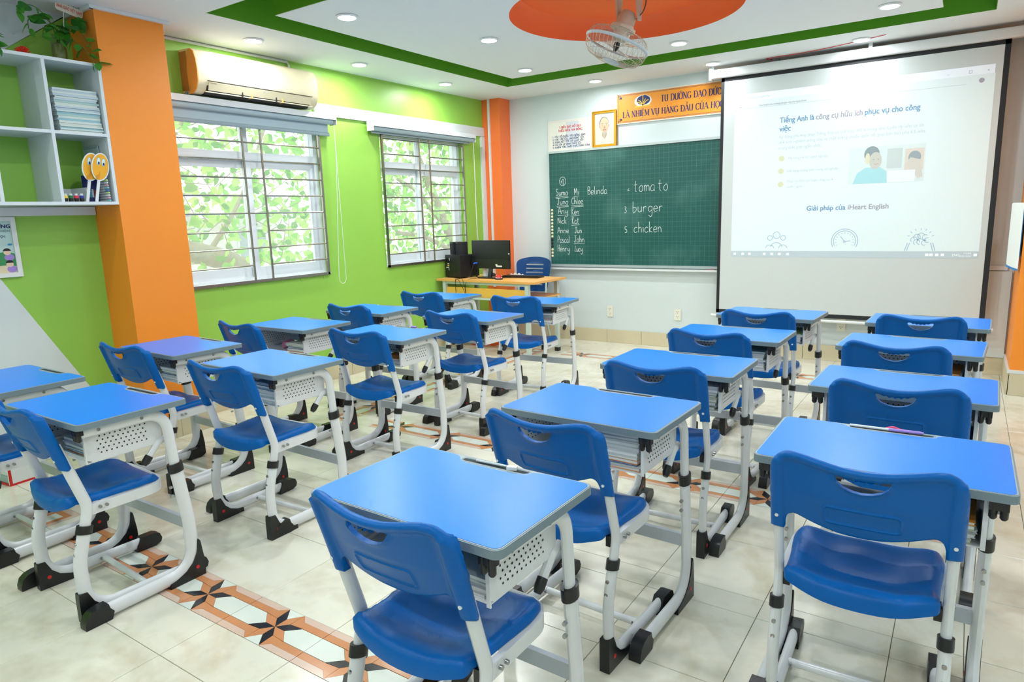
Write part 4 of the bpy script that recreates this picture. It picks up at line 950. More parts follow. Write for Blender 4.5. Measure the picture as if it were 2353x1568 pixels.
ln.box((-3.131, BY - .0018, 2.395), (-3.1285, BY - .001, 2.57), NAVY)
for sz in (1, -1):
    zc = 2.482 + sz * .095
    for q in ((0, 0, .03, .006), (0, 0, .006, .03), (.012, .012, .03, .005), (.02, .02, .02, .02), (.0, .028, .016, .005)): ln.box((-3.128 + q[0], BY - .0019, zc + sz * (.03 - q[1]) - q[3] / 2), (-3.128 + q[0] + q[2], BY - .001, zc + sz * (.03 - q[1]) + q[3] / 2), NAVY)
on_root(t, ln, 'printed_border', smooth=False)
lg = MB()
def disc(mb, cx, cz, rx, rz, y, m, n=28, a0=0, a1=360): mb.add([(cx, y, cz)] + [(cx + rx * math.cos(R_(a0 + (a1 - a0) * k / n)), y, cz + rz * math.sin(R_(a0 + (a1 - a0) * k / n))) for k in range(n + 1)], [(0, k + 1, k + 2) for k in range(n)], m)
disc(lg, -2.855, 2.538, .094, .058, BY - .0019, M_paper); disc(lg, -2.85, 2.545, .072, .046, BY - .0024, NAVY)
lg.add([(x_, BY - .003, z_) for x_, z_ in ((-2.955, 2.478), (-2.76, 2.482), (-2.78, 2.494), (-2.93, 2.492))], [(0, 1, 2, 3)], YEL)
for dx, dz in ((-.075, .04), (-.05, .055), (0, .1), (.03, .062), (.06, .05)): ribbon(lg, catmull([(-2.855, 2.494), (-2.855 + dx * .5, 2.494 + dz * .7), (-2.855 + dx, 2.494 + dz)], 5, False), BY - .0032, .004, YEL)
on_root(t, lg, 'printed_emblem', smooth=False)
def wtext(root, s, size, x, z, y, m, ax='LEFT', width=None, bold=0.0, name='lettering', ext=.0003):
    return text(name, s, size, (Vector((x, y, z)) - Vector(root.location)), BACK, m, root, ax, bold=bold, ext=ext, width=width)
caps(t, 'TU DƯỠNG ĐẠO ĐỨC', -2.664, -2.057, 2.507, .063, BY - .0025, NAVY, .0050, .0019, .13)
caps(t, 'LÀ NHIỆM VỤ HÀNG ĐẦU CỦA HỌC SINH', -3.079, -1.868, 2.390, .060, BY - .0025, NAVY, .0050, .0019, .13)
for xx in (-2.99, -2.2, -1.4):
    for zz in (2.337, 2.628): small('screw', MB().lathe([(.004, 0), (.003, .003)], (0, 0, 0), M_steel, 8, Vector((0, -1, 0))), 'x', 'x', (xx, BY - .001, zz)).parent = t
for o in [o for o in bpy.data.objects if o.name.startswith('screw')]:
    o.location = o.location - Vector(t.location)
    for kk in ('label', 'category'): del o[kk]
t = thing('rules_poster', 'white printed poster with a red heading and five navy lines above the blackboard', 'poster', (-3.71, YB, 2.12))
on_root(t, MB().box((-3.988, YB - .012, 2.119), (-3.438, YB - .002, 2.445), mat('poster_cream', (236, 234, 226), .5)), 'sheet', smooth=False)
PB = MB(); PBM = mat('poster_red_line', (226, 190, 180), .5)
for a, b in (((-3.975, 2.133), (-3.451, 2.1345)), ((-3.975, 2.43), (-3.451, 2.4315)), ((-3.975, 2.133), (-3.9735, 2.431)), ((-3.4525, 2.133), (-3.451, 2.431))): PB.box((a[0], YB - .0128, a[1]), (b[0], YB - .012, b[1]), PBM)
PB.box((-3.76, YB - .0125, 2.14), (-3.6, YB - .012, 2.42), mat('poster_shade', (214, 218, 226), .5)); on_root(t, PB, 'printed_border', smooth=False)
caps(t, '5 ĐIỀU BÁC HỒ DẠY', -3.844, -3.573, 2.357, .0235, YB - .0135, REDP, .0022, .0018, 0)
caps(t, 'THIẾU NIÊN, NHI ĐỒNG', -3.859, -3.556, 2.321, .0235, YB - .0135, REDP, .0022, .0018, 0)
for i, s in enumerate(('1. YÊU TỔ QUỐC, YÊU ĐỒNG BÀO', '2. HỌC TẬP TỐT, LAO ĐỘNG TỐT.', '3. ĐOÀN KẾT TỐT, KỶ LUẬT TỐT.', '4. GIỮ GÌN VỆ SINH THẬT TỐT.', '5. KHIÊM TỐN, THẬT THÀ, DŨNG CẢM.')):
    caps(t, s, -3.932, -3.932 + (.41, .40, .395, .37, .467)[i], 2.262 - i * .0283, .0185, YB - .0135, NAVY, .0019, .0016, 0)
t = thing('framed_portrait', 'gold framed portrait of an elderly man with a wispy grey beard', 'picture', (-3.287, YB, 2.118))
pf = MB(); x0, x1, z0, z1 = -3.425, -3.148, 2.119, 2.488
for a, b, c, d in ((x0, z0, x1, z0 + .026), (x0, z1 - .026, x1, z1), (x0, z0 + .026, x0 + .026, z1 - .026), (x1 - .026, z0 + .026, x1, z1 - .026)): pf.box((a, YB - .034, b), (c, YB - .004, d), M_gold)
for a, b, c, d in ((x0, z0, x1, z0 + .008), (x0, z1 - .008, x1, z1), (x0, z0 + .008, x0 + .008, z1 - .008), (x1 - .008, z0 + .008, x1, z1 - .008)): pf.box((a, YB - .042, b), (c, YB - .03, d), M_gold)
on_root(t, pf, 'frame', smooth=False)
pp = MB().box((x0 + .02, YB - .024, z0 + .02), (x1 - .02, YB - .006, z1 - .02), mat('portrait_ground', (216, 228, 200), .5)); cx = -3.287; Y = YB - .0245
SK = mat('portrait_skin', (226, 186, 158), .6); SK2 = mat('portrait_skin_shade', (196, 150, 124), .6); HR = mat('portrait_hair', (120, 116, 112), .7); SH = mat('portrait_shirt', (232, 228, 204), .6); LT = mat('portrait_beard', (190, 182, 172), .7)
pp.add([(cx + a, Y, z0 + .022 + b) for a, b in ((-.105, 0), (.105, 0), (.105, .055), (.06, .08), (.02, .095), (-.03, .095), (-.07, .075), (-.105, .045))], [tuple(range(8))], SH)
disc(pp, cx - .002, z0 + .13, .026, .04, Y - .0004, SK2); disc(pp, cx - .005, z0 + .232, .056, .076, Y - .0008, HR); disc(pp, cx - .002, z0 + .222, .052, .078, Y - .0012, SK)
disc(pp, cx - .054, z0 + .215, .008, .018, Y - .0010, SK2); disc(pp, cx + .05, z0 + .215, .006, .016, Y - .0010, SK2)
for s in (-1, 1):
    disc(pp, cx + s * .022, z0 + .222, .010, .0042, Y - .0016, M_paper); disc(pp, cx + s * .022, z0 + .222, .0042, .0042, Y - .002, M_dark)
    ribbon(pp, [(cx + s * .010, z0 + .236), (cx + s * .022, z0 + .241), (cx + s * .036, z0 + .236)], Y - .0018, .0018, HR)
pp.add([(cx + a, Y - .0016, z0 + b) for a, b in ((-.006, .215), (.004, .215), (.011, .19), (.002, .184), (-.010, .189))], [(0, 1, 2, 3, 4)], SK2)
ribbon(pp, [(cx - .022, z0 + .172), (cx, z0 + .180), (cx + .022, z0 + .172)], Y - .002, .0028, HR); ribbon(pp, [(cx - .012, z0 + .166), (cx + .012, z0 + .166)], Y - .002, .0018, REDP)
pp.add([(cx + a, Y - .0022, z0 + b) for a, b in ((-.02, .155), (.02, .155), (.016, .12), (.004, .085), (-.008, .082), (-.014, .115))], [tuple(range(6))], LT)
on_root(t, pp, 'printed_portrait', smooth=False)

# ------------------------------------------------------------------ PROJECTOR SCREEN
t = thing('projector_screen', 'large pulled-down white projector screen with black border showing a web page', 'projector screen', (-.93, 6.60, .39))
M_scr = mat('screen_cloth', (206, 214, 214), .6); M_sblk = mat('screen_black', (30, 34, 38), .7)
YP = 6.60
on_root(t, MB().box((-1.985, YP, .455), (.135, YP + .001, 2.60), M_scr), 'fabric', smooth=False)
on_root(t, MB().box((-2.012, YP - .0005, .43), (-1.983, YP + .0015, 2.63), M_sblk).box((.128, YP - .0005, .43), (.166, YP + .0015, 2.63), M_sblk).box((-2.012, YP - .0005, 2.588), (.166, YP + .0015, 2.63), M_sblk).box((-2.012, YP - .0005, .425), (.166, YP + .0015, .462), M_sblk), 'black_border', smooth=False)
on_root(t, MB().cyl((-2.06, YP, .398), (.225, YP, .398), .014, M_trim, 14), 'bottom_rod')
cs = MB().prism(rrect(YP - .04, 2.622, YP + .04, 2.70, .014, 4), -2.10, .325, M_trim, 'x'); on_root(t, cs, 'housing')
on_root(t, MB().box((-2.118, YP - .045, 2.61), (-2.098, YP + .045, 2.712), M_trim).box((-2.115, YP - .012, 2.70), (-2.085, YP + .012, 2.737), M_trim).box((-.8, YP - .012, 2.70), (-.77, YP + .012, 2.737), M_trim), 'end_bracket', smooth=False)
M_pic = mat('projected_white', (214, 228, 230), .6, emit=.16); M_picb = mat('projected_bar', (186, 200, 208), .6, emit=.10); M_ptop = mat('projected_header', (224, 232, 242), .6, emit=.2)
YI = YP - .0012
on_root(t, MB().box((-1.884, YI, .975), (.085, YP - .0002, 1.03), M_picb).box((-1.882, YI, 1.03), (.085, YP - .0002, 2.39), M_pic).box((-1.882, YI, 2.39), (.08, YP - .0002, 2.455), M_ptop), 'projected_page', smooth=False)
P_b = mat('page_blue', (110, 150, 186), .6, emit=.10); P_g = mat('page_grey', (160, 158, 172), .6, emit=.10); P_l = mat('page_light', (188, 200, 206), .6, emit=.13); P_i = mat('page_icon', (160, 186, 206), .6, emit=.12); P_y = mat('page_bullet', (206, 208, 176), .6, emit=.12); P_w = mat('page_white', (232, 240, 244), .6, emit=.22)
def st(s, size, x, z, m, width=None, bold=0.0): return wtext(t, s, size, x, z, YI - .0008, m, width=width, bold=bold, name='page_text', ext=.0001)
st('Tiếng Anh là', .066, -1.48, 2.172, P_b, .285, .0013); st('công cụ hữu ích', .066, -1.18, 2.172, P_g, .362, .0013); st('phục vụ cho công', .066, -.80, 2.172, P_b, .40, .0013); st('việc', .066, -1.48, 2.098, P_b, .095, .0013)
st('Áp dụng phương pháp Tiếng Anh cá thể hóa, iHE là trung tâm luyện thi ielts uy tín', .036, -1.482, 2.038, P_l, 1.12); st('nhờ kinh nghiệm giảng dạy và chất lượng chuẩn quốc tế, giúp bạn bứt phá 6.5 ielts', .036, -1.483, 1.990, P_l, 1.13); st('trong thời gian ngắn nhất.', .036, -1.482, 1.94, P_l, .36)
st('Mở rộng cơ hội nghề nghiệp', .03, -1.398, 1.848, P_l, .325); st('Dễ dàng thăng tiến trong sự nghiệp', .03, -1.40, 1.736, P_l, .42); st('Phục vụ định cư hoặc công tác ở', .03, -1.397, 1.645, P_l, .38); st('nước ngoài', .03, -1.397, 1.598, P_l, .13)
st('Giải pháp của', .06, -1.222, 1.39, P_b, .315, .0012); st('iHeart English', .06, -.888, 1.39, P_g, .31, .0012)
st('Tiếng Anh cho người đi làm', .022, -1.77, 2.412, P_l, .2); st('iheartenglish.edu.vn/tieng-anh-giao-tiep-cho-nguoi-di-lam', .024, -1.665, 2.336, P_g, .40)
st('ENG', .026, -.095, .992, P_w, .05); st('15:05', .02, -.02, 1.008, P_w, .05); st('05/01/2025', .018, -.045, .985, P_w, .08); st('–', .03, -.23, 2.405, P_g); st('□', .03, -.09, 2.405, P_g); st('×', .03, .03, 2.405, P_g)
ic = MB()
for z in (1.859, 1.749, 1.632):
    q = MB(); disc(q, -1.452, z, .024, .024, YI - .0008, P_y); on_root(t, q, 'page_bullet', smooth=False)
def ring(mb, cx, cz, r, w_, m, n=32, a0=0, a1=360): ribbon(mb, [(cx + r * math.cos(R_(a0 + (a1 - a0) * k / n)), cz + r * math.sin(R_(a0 + (a1 - a0) * k / n))) for k in range(n + 1)], YI - .0008, w_, m)
ring(ic, -.897, 1.118, .105, .003, P_i, 40, -30, 210); ring(ic, -.897, 1.118, .088, .003, P_i, 40, -27, 207)
for k in range(13):
    a = R_(-30 + 20 * k * 1.0)
    if k % 1 == 0: ribbon(ic, [(-.897 + .065 * math.cos(a), 1.118 + .065 * math.sin(a)), (-.897 + .076 * math.cos(a), 1.118 + .076 * math.sin(a))], YI - .0008, .0022, P_i)
ribbon(ic, [(-.93, 1.16), (-.897, 1.115), (-.85, 1.12)], YI - .0008, .003, P_i); ring(ic, -.897, 1.112, .009, .0025, P_i, 12)
on_root(t, ic, 'clock_icon', smooth=False); ic = MB()
for dx, r, dz in ((-.058, .022, .02), (.058, .022, .02), (0, .03, .045)):
    ring(ic, -1.468 + dx, 1.13 + dz, r, .0028, P_i, 24); ring(ic, -1.468 + dx, 1.04 + dz * .3, r * 1.8, .0028, P_i, 20, 15, 165)
on_root(t, ic, 'people_icon', smooth=False); ic = MB()
for k in range(7):
    a = R_(20 + 140 * k / 6); ribbon(ic, [(-.325 + .085 * math.cos(a), 1.13 + .075 * math.sin(a)), (-.325 + .102 * math.cos(a), 1.13 + .092 * math.sin(a))], YI - .0008, .0025, P_i)
for dx, dz, r in ((-.045, 0, .024), (-.025, .022, .024), (.005, .032, .024), (.035, .02, .022), (.05, -.002, .02), (.03, -.025, .02), (0, -.015, .024), (-.025, -.02, .022)): ring(ic, -.325 + dx, 1.125 + dz, r, .0024, P_i, 18, 20 + dx * 900, 260 + dx * 900)
for s in (-1, 1): ribbon(ic, [(-.325 + s * .09, 1.10), (-.325 + s * .11, 1.035)], YI - .0008, .003, P_i); ribbon(ic, [(-.325 + s * .075, 1.10), (-.325 + s * .093, 1.035)], YI - .0008, .003, P_i)
on_root(t, ic, 'brain_icon', smooth=False)
tb_ = MB()
for x_ in (-1.845, -1.77, -1.707, -1.573, -1.505, -1.438, -1.366, -.27, -.24, -.2, -.16, .063): tb_.box((x_ - .012, YI - .001, .992), (x_ + .012, YI, 1.012), P_w)
tb_.box((-1.85, YI - .0006, 2.325), (-.1, YI, 2.328), P_l); tb_.box((-1.84, YI - .001, 2.34), (-1.82, YI, 2.345), P_g)
disc(tb_, .0, 2.345, .018, .018, YI - .0009, P_g); tag(on_root(t, tb_, 'page_toolbar', smooth=False), kind='stuff')
ph = MB(); c_ = lambda n_, rgb: mat('photo_' + n_, rgb, .6, emit=.1)
ph.box((-.9, YI - .0005, 1.603), (-.335, YI, 1.905), c_('ground', (212, 226, 226)))
ph.box((-.61, YI - .0007, 1.72), (-.5, YI - .0005, 1.88), c_('shelf', (196, 208, 208))).box((-.48, YI - .0007, 1.70), (-.345, YI - .0005, 1.87), c_('wood', (214, 206, 196)))
yy = YI - .0010
disc(ph, -.725, 1.845, .058, .065, yy, c_('hair', (140, 156, 162))); disc(ph, -.695, 1.79, .047, .07, yy - .0003, c_('skin', (196, 198, 190)))
ph.add([(x_, yy - .0002, z_) for x_, z_ in ((-.86, 1.605), (-.6, 1.605), (-.61, 1.70), (-.66, 1.735), (-.77, 1.735), (-.83, 1.69))], [tuple(range(6))], c_('shirt', (166, 214, 222)))
disc(ph, -.755, 1.81, .018, .045, yy - .0006, c_('earcup', (216, 214, 190))); ring(ph, -.715, 1.85, .055, .004, c_('band', (226, 230, 224)), 20, 60, 200)
disc(ph, -.41, 1.80, .045, .05, yy, c_('hair2', (150, 164, 172))); ph.add([(x_, yy - .0002, z_) for x_, z_ in ((-.47, 1.745), (-.44, 1.80), (-.37, 1.78), (-.345, 1.64), (-.38, 1.63))], [tuple(range(5))], c_('skin2', (206, 204, 196)))
ph.box((-.6, yy - .0003, 1.605), (-.4, yy, 1.70), c_('desk', (226, 236, 236)))
for x_, z_ in ((-.71, 1.80), (-.675, 1.80)): disc(ph, x_, z_, .006, .003, yy - .0008, MATS['photo_hair'])
ribbon(ph, [(-.705, 1.765), (-.69, 1.758), (-.672, 1.766)], yy - .0008, .002, c_('lips', (200, 150, 150)))
on_root(t, ph, 'page_photo', smooth=False)

# outlets on the back wall
def outlet(x, z, label):
    t = thing('wall_socket', label, 'socket', (x, YB, z)); MB().prism(rrect(-.036, -.06, .036, .06, .006, 3), -.012, -.001, mat('socket_cream', (236, 234, 220), .35), 'y').build('plate', t)
    h = MB()
    for s in (-.026, .026):
        for dx, dz in ((-.009, .006), (.009, .006), (0, -.008)): h.lathe([(.0035, 0), (.0035, .0008)], (dx, -.012, s + dz), M_dark, 8, Vector((0, -1, 0)))
    h.build('pin_holes', t)
outlet(-3.241, .35, 'cream double wall socket below the blackboard, nearer the teacher desk'); outlet(-2.465, .353, 'cream double wall socket below the blackboard, nearer the screen'); outlet(-.905, .345, 'cream double wall socket under the bottom rod of the screen')

# red wire and junction over the screen
w_ = thing('ceiling_wire', 'thin red wire running along the ceiling above the projector screen', 'wire', (-1.5, 6.45, ZC))
MB().tube(catmull([(-.05, .2, -.012), (-.1, .12, -.006), (.2, .10, -.006), (.5, .02, -.006), (.85, -.12, -.006)], 6, False), .003, M_red, 6).build('wire', w_)
MB().box((-.09, .18, -.03), (-.02, .24, -.001), mat('box_grey', (150, 150, 145), .6)).build('connector', w_, smooth=False)

# calendars hanging on the right pillar
t = thing('wall_calendar', 'white and blue curled paper hanging on the orange right pillar', 'calendar', (.325, 6.35, 1.17))
t.scale = (1, 1, .74)
bl_ = mat('calendar_blue', (40, 120, 190), .6)
for j, dx in enumerate((0, -.012)):
    mb = MB(); prof = [(-.006 - .05 * math.sin(math.pi * min(1, k / 9) * .8) + dx, -.27 + .03 * k + j * .04) for k in range(10)]
    vs = [];
    for xx, yy in prof: vs += [(xx, yy, -.30 + .12 * (1 - (yy + .27) / .27) * -.3), (xx, yy, .32 - .25 * max(0, (yy + .1)))]
    mb.add(vs, [(2 * i, 2 * i + 2, 2 * i + 3, 2 * i + 1) for i in range(9)], M_paper)
    s = [(xx - .001, yy, -.30 + .12 * (1 - (yy + .27) / .27) * -.3) for xx, yy in prof]
    mb.add([q for p in s for q in (p, (p[0], p[1], p[2] + .02))], [(2 * i, 2 * i + 2, 2 * i + 3, 2 * i + 1) for i in range(9)], bl_)
    mb.build('sheet', t)
MB().box((-.006, -.25, -.2), (.0, .0, .3), bl_).build('backing', t, smooth=False)

# ------------------------------------------------------------------ AIR CONDITIONER
t = thing('air_conditioner', 'old cream wall air conditioner above the wide window', 'air conditioner', (XL, 3.46, 2.35))
L = .53
sec = [(.0, .012), (.06, .0), (.13, .004), (.175, .03), (.198, .075), (.205, .14), (.198, .22), (.175, .275), (.14, .30), (.06, .306), (0, .306)]
MB().prism([(a, b) for a, b in sec], -L, L, M_cream, 'x' if False else 'y').build('body', t, ang=50)
MB().prism([(.09, .0), (.135, .0), (.178, .028), (.2, .075), (.207, .14), (.2, .22), (.178, .277), (.142, .30), (.1, .285), (.085, .15)], -L - .006, -L + .002, M_tan, 'y').build('end_panel', t, ang=50)
MB().prism([(.0, .03), (.085, .02), (.085, .29), (0, .29)], -L - .003, -L, mat('ac_side', (176, 130, 70), .5), 'y').build('side_panel', t)
MB().prism([(.1, -.001), (.14, .001), (.186, .036), (.19, .056), (.17, .056), (.12, .03)], -L + .07, L - .07, M_dark, 'y').build('air_outlet', t)
MB().box((.188, -L + .07, .085), (.2065, L - .06, .088), M_dark).build('panel_gap', t, smooth=False)
q = MB().prism([(.178, .028), (.182, .024), (.204, .078), (.201, .082)], -L + .08, L - .07, M_cream, 'y'); q.box((.165, -L + .06, .012), (.18, L - .05, .018), M_cream)
q.build('louver', t)
for yy in (-.18, -.1, .12, .18): MB().box((.15, yy, .008), (.19, yy + .008, .05), M_tan if yy in (-.1, .18) else M_dark).build('vane', t, smooth=False)
text('badge', 'TOSHIBA', .013, (.2065, -L + .085, .066), LEFT, M_dark, t, ext=.0002)
text('badge', 'Inverter', .014, (.2068, .0, .062), LEFT, M_edge, t, ext=.0002)
MB().tube(catmull([(.06, -L - .004, .02), (.04, -L - .02, -.02), (.03, -L + .03, -.05), (.01, -L + .06, -.03)], 4, False), .01, M_edge, 8).build('pipe', t)

# ------------------------------------------------------------------ FAN
t = thing('ceiling_fan', 'caged orbit fan hanging from the orange ceiling dome', 'fan', (-1.97, 4.42, ZC + .176))
M_fan = mat('fan_beige', (206, 200, 184), .4); M_fang = mat('fan_guard', (186, 200, 206), .35); M_wire = mat('fan_wire', (196, 188, 170), .4, metal=.4)
n_ax = Vector((-math.sin(R_(22)) * math.cos(R_(30)), -math.sin(R_(22)) * math.sin(R_(30)) * 1.0, -math.cos(R_(22)))).normalized()
hub = Vector((-.055, -.03, -.345))
MB().lathe([(.095, 0), (.095, -.02), (.085, -.05), (.07, -.06)], (0, 0, 0), M_fan, 24).build('ceiling_mount', t)
for s in (-1, 1): MB().prism([(-.05, -.05), (.05, -.05), (.042, -.13), (.022, -.25), (-.022, -.25), (-.042, -.13)], s * .072 - .006, s * .072 + .006, M_fan, 'x').build('yoke_arm', t)
MB().box((-.078, -.05, -.085), (.078, .05, -.05), M_fan).build('yoke_bridge', t)
mt = MB(); mt.lathe([(.012, -.18), (.042, -.17), (.06, -.135), (.062, -.09), (.066, -.085), (.066, -.05), (.058, -.045), (.062, .0), (.045, .014)], tuple(hub), M_fan, 24, n_ax); mt.build('motor', t)
MB().lathe([(.088, -.07), (.088, -.052)], tuple(hub), M_fan, 8, n_ax).build('clamp_plate', t)
MB().lathe([(.018, .03), (.022, .055), (.014, .075), (.01, .09)], tuple(hub), M_black, 16, n_ax).build('hub_nut', t)
qr = Vector((0, 0, 1)).rotation_difference(n_ax); RR = .213
def fp(r, z, a): return hub + qr @ Vector((r * math.cos(a), r * math.sin(a), z))
ring_ = MB().sweep([fp(RR, .045, 2 * math.pi * k / 48) for k in range(49)], .005, .011, M_fang, 8); ring_.build('guard_ring', t)
gw = MB()
for k in range(44):
    a = 2 * math.pi * k / 44
    gw.tube([fp(r, z, a + da) for r, z, da in ((.055, .155, 0), (.12, .148, .05), (.175, .128, .1), (.205, .09, .14), (RR, .05, .16))], .0013, M_wire, 4)
for k in range(30):
    a = 2 * math.pi * k / 30
    gw.tube([fp(r, z, a) for r, z in ((.06, -.02), (.12, -.028), (.17, -.022), (.2, .005), (RR, .04))], .0013, M_wire, 4)
for r, z in ((.12, .149), (.175, .129), (.2, .1), (.14, -.027), (.19, -.012)): gw.tube([fp(r, z, 2 * math.pi * k / 40) for k in range(41)], .0015, M_wire, 4)
tag(gw.build('guard_wires', t), kind='stuff')
MB().lathe([(.058, .15), (.058, .158), (.05, .162)], tuple(hub), M_fang, 24, n_ax).build('guard_badge', t)
M_bld = glass_material('fan_blade', (.86, .80, .76), .35)
for k in range(3):
    mb = MB(); N1, N2 = 6, 8; a0 = 2.1 * k
    vs = [fp(.03 + .155 * i / N1, .035 + .028 * math.sin((j / N2 - .5) * 2.2), a0 + (j / N2 - .5) * (1.0 + .5 * i / N1)) for i in range(N1 + 1) for j in range(N2 + 1)]
    mb.add(vs, [(i * (N2 + 1) + j, i * (N2 + 1) + j + 1, (i + 1) * (N2 + 1) + j + 1, (i + 1) * (N2 + 1) + j) for i in range(N1) for j in range(N2)], M_bld); mb.build('blade', t)
MB().tube(catmull([(.05, 0, -.04), (.11, .0, -.07), (.12, 0, -.14), (.10, 0, -.2), (.05, 0, -.24)], 5, False), .004, mat('wire_brown', (110, 80, 66), .6), 6).build('power_wire', t)
MB().tube(catmull([(-.03, 0, -.01), (-.08, 0, -.03), (-.12, 0, -.06), (-.15, 0, -.05)], 5, False), .002, M_black, 5).box((-.175, -.01, -.075), (-.145, .01, -.035), M_black).build('spare_wire', t)

# ------------------------------------------------------------------ SHELF UNIT (left, above eye level)
t = thing('wall_shelf', 'white open cube shelf hung on the green wall beside the orange pillar', 'shelf', (XL, 1.6, 1.584))
SX0, SX1 = .0, .32; M_shf = mat('shelf_white', (222, 230, 234), .4)
def board(y0, y1, z0, z1, name='shelf_board'): MB().box((SX0, y0 - 1.6, z0 - 1.584), (SX1, y1 - 1.6, z1 - 1.584), M_shf).build(name, t, smooth=False)
board(.985, 2.219, 1.576, 1.594); board(.985, 2.219, 2.388, 2.406)
for y0, y1 in ((1.003, 1.29), (1.308, 1.592), (1.61, 1.895), (1.913, 2.201)): board(y0, y1, 1.982, 2.0)
for y0 in (.985, 1.29, 1.592, 1.895, 2.201): board(y0, y0 + .018, 1.594, 2.388, 'upright_board')
# notebooks stacked in the upper cell
z = 2.0003; rs = random.Random(4); SB = [mat('shelfbook_%d' % i, c, .6) for i, c in enumerate([(206, 224, 226), (150, 196, 206), (214, 226, 220), (190, 210, 222), (170, 205, 200)])]
for k in range(22):
    th = rs.choice((.009, .011, .013)); m = SB[rs.randrange(5)]; ln_ = .245 + rs.uniform(-.012, .006); off = (22 - k) * .0006
    mb = MB().box((-.085, -ln_ / 2, 0), (.085, ln_ / 2, .001), m).box((-.085, -ln_ / 2, th - .001), (.085, ln_ / 2, th), m).box((-.082, -ln_ / 2 + .002, .001), (.083, ln_ / 2 - .002, th - .001), M_paper).box((.083, -ln_ / 2, 0), (.0855, ln_ / 2, th), m)
    o = mb.build('notebook', smooth=False); o.location = (XL + .21 + rs.uniform(-.006, .004), 2.062 + off + rs.uniform(-.004, .004), z); z += th + .0004
    tag(o, f'pale exercise book, {ORD[k]} from the bottom of the tall stack on the white shelf'.replace('lowest from the bottom', 'lowest'), 'notebook', 'exercise books stacked on the upper white shelf')
    if z > 2.25: break
# paddles with sad faces
YF_ = mat('paddle_yellow', (246, 176, 30), .45)
for j, (dy, dx) in enumerate(((0, 0), (.045, .018))):
    t = thing('paddle_fan', ('rear' if j == 0 else 'front') + ' yellow oval face paddle on a white stick in the lower shelf cell', 'paddle', (XL + .285 + dx, 2.052 + dy, 1.595))
    lean = .22; rot = Matrix.Rotation(-lean, 3, 'X')
    def pd(mb): 
        mb.v = [tuple(rot @ Vector(v)) for v in mb.v]; return mb
    pd(MB().box((-.002, -.0085, 0), (.002, .0085, .17), M_paper)).build('stick', t, smooth=False)
    ell = lambda ry, rz, zc, n=28: [(ry * math.cos(2 * math.pi * k / n), zc + rz * math.sin(2 * math.pi * k / n)) for k in range(n)]
    pd(MB().prism(ell(.052, .085, .212), .002, .005, M_paper, 'x')).build('backing', t)
    pd(MB().prism(ell(.045, .078, .212), .005, .0062, YF_, 'x')).build('face', t)
    for s in (-1, 1):
        e = MB(); e.prism([(s * .014 + a, b) for a, b in ell(.011, .024, .243)], .0062, .0068, mat('eye_cyan', (60, 190, 210), .5), 'x'); e.prism([(s * .014 + a, b) for a, b in ell(.009, .021, .243)], .0068, .0073, M_paper, 'x'); e.prism([(s * .014 + a + .002, b) for a, b in ell(.005, .009, .233)], .0073, .0078, NAVY, 'x')
        pd(e).build('eye', t)
    e = MB(); e.prism([(-.02, .13), (0, .135), (.002, .19), (-.006, .165), (-.022, .155)], .0062, .0072, mat('paddle_ochre', (220, 150, 20), .5), 'x')
    pd(e).build('hand', t)
# marker box, ink bottles and pens
t = thing('plastic_box', 'clear white open plastic box at the back of the lower shelf cell', 'box', (XL + .18, 2.0, 1.5945))
MB().box((-.1, -.075, 0), (.1, .06, .003), CLR).box((-.1, -.075, 0), (-.097, .06, .085), CLR).box((-.1, -.075, 0), (.1, -.072, .05), CLR).box((-.1, .057, 0), (.1, .06, .085), CLR).build('shell', t, smooth=False)
for i, (c, n_) in enumerate((((240, 210, 60), 'yellow'), ((20, 120, 60), 'green'), ((230, 40, 80), 'pink'), ((40, 60, 150), 'blue'))):
    t = thing('paint_bottle', f'small {n_}-lidded paint pot in the row in the lower shelf cell', 'paint pot', (XL + .295, 1.928 + .03 * i, 1.5945))
    m = mat('ink_' + n_, c, .4); MB().lathe([(.012, 0), (.0125, .015), (.0125, .02)], (0, 0, 0), M_dark, 14).build('label', t); MB().lathe([(.0125, .02), (.0125, .034), (.010, .036)], (0, 0, 0), m, 14).build('body', t); MB().lathe([(.009, .036), (.009, .046), (.006, .048)], (0, 0, 0), CLR, 14).build('cap', t)
t = thing('felt_pen_pack', 'dark blue printed pack of crayons behind the paddles', 'pack', (XL + .20, 2.135, 1.5945))
MB().box((-.015, -.055, 0), (.0, .03, .16), NAVY).build('card', t, smooth=False)
q = MB()
for i, c in enumerate(((210, 60, 40), (240, 200, 60), (60, 150, 190), (220, 224, 226), (150, 50, 40), (40, 140, 150))): q.box((.0, -.05 + .013 * i, .03), (.002, -.04 + .013 * i, .08 - .005 * (i % 3)), mat('pack_%d' % i, c, .5))
q.build('printed_blocks', t, smooth=False)
for k in range(13):
    t = thing('marker', f'white felt pen, {ORD[k]} from the bottom of the pile in the lower shelf cell'.replace('lowest from the bottom', 'lowest'), 'pen', (XL + .2, 2.178 - .0006 * k, 1.6025 + .0152 * k), 0, 'felt pens piled beside the pillar side')
    MB().sweep([(-.06, 0, 0), (.075, 0, 0)], .007, .007, CLR, 10).build('barrel', t)
    MB().sweep([(.075, 0, 0), (.1, 0, 0), (.108, 0, 0)], [.0072, .0072, .004], [.0072, .0072, .004], mat('pen_cap_%d' % (k % 5), ((150, 210, 220), (240, 190, 200), (230, 236, 238), (200, 230, 150), (90, 140, 200))[k % 5], .4), 10).build('cap', t)
t = thing('ruler', 'clear ruler leaning on the right side board of the shelf', 'ruler', (XL + .12, 2.19, 1.60)); MB().box((-.09, .0, 0), (.09, .003, .34), mat('ruler_clear', (186, 210, 212), .3)).build('blade', t, smooth=False)
q = MB()
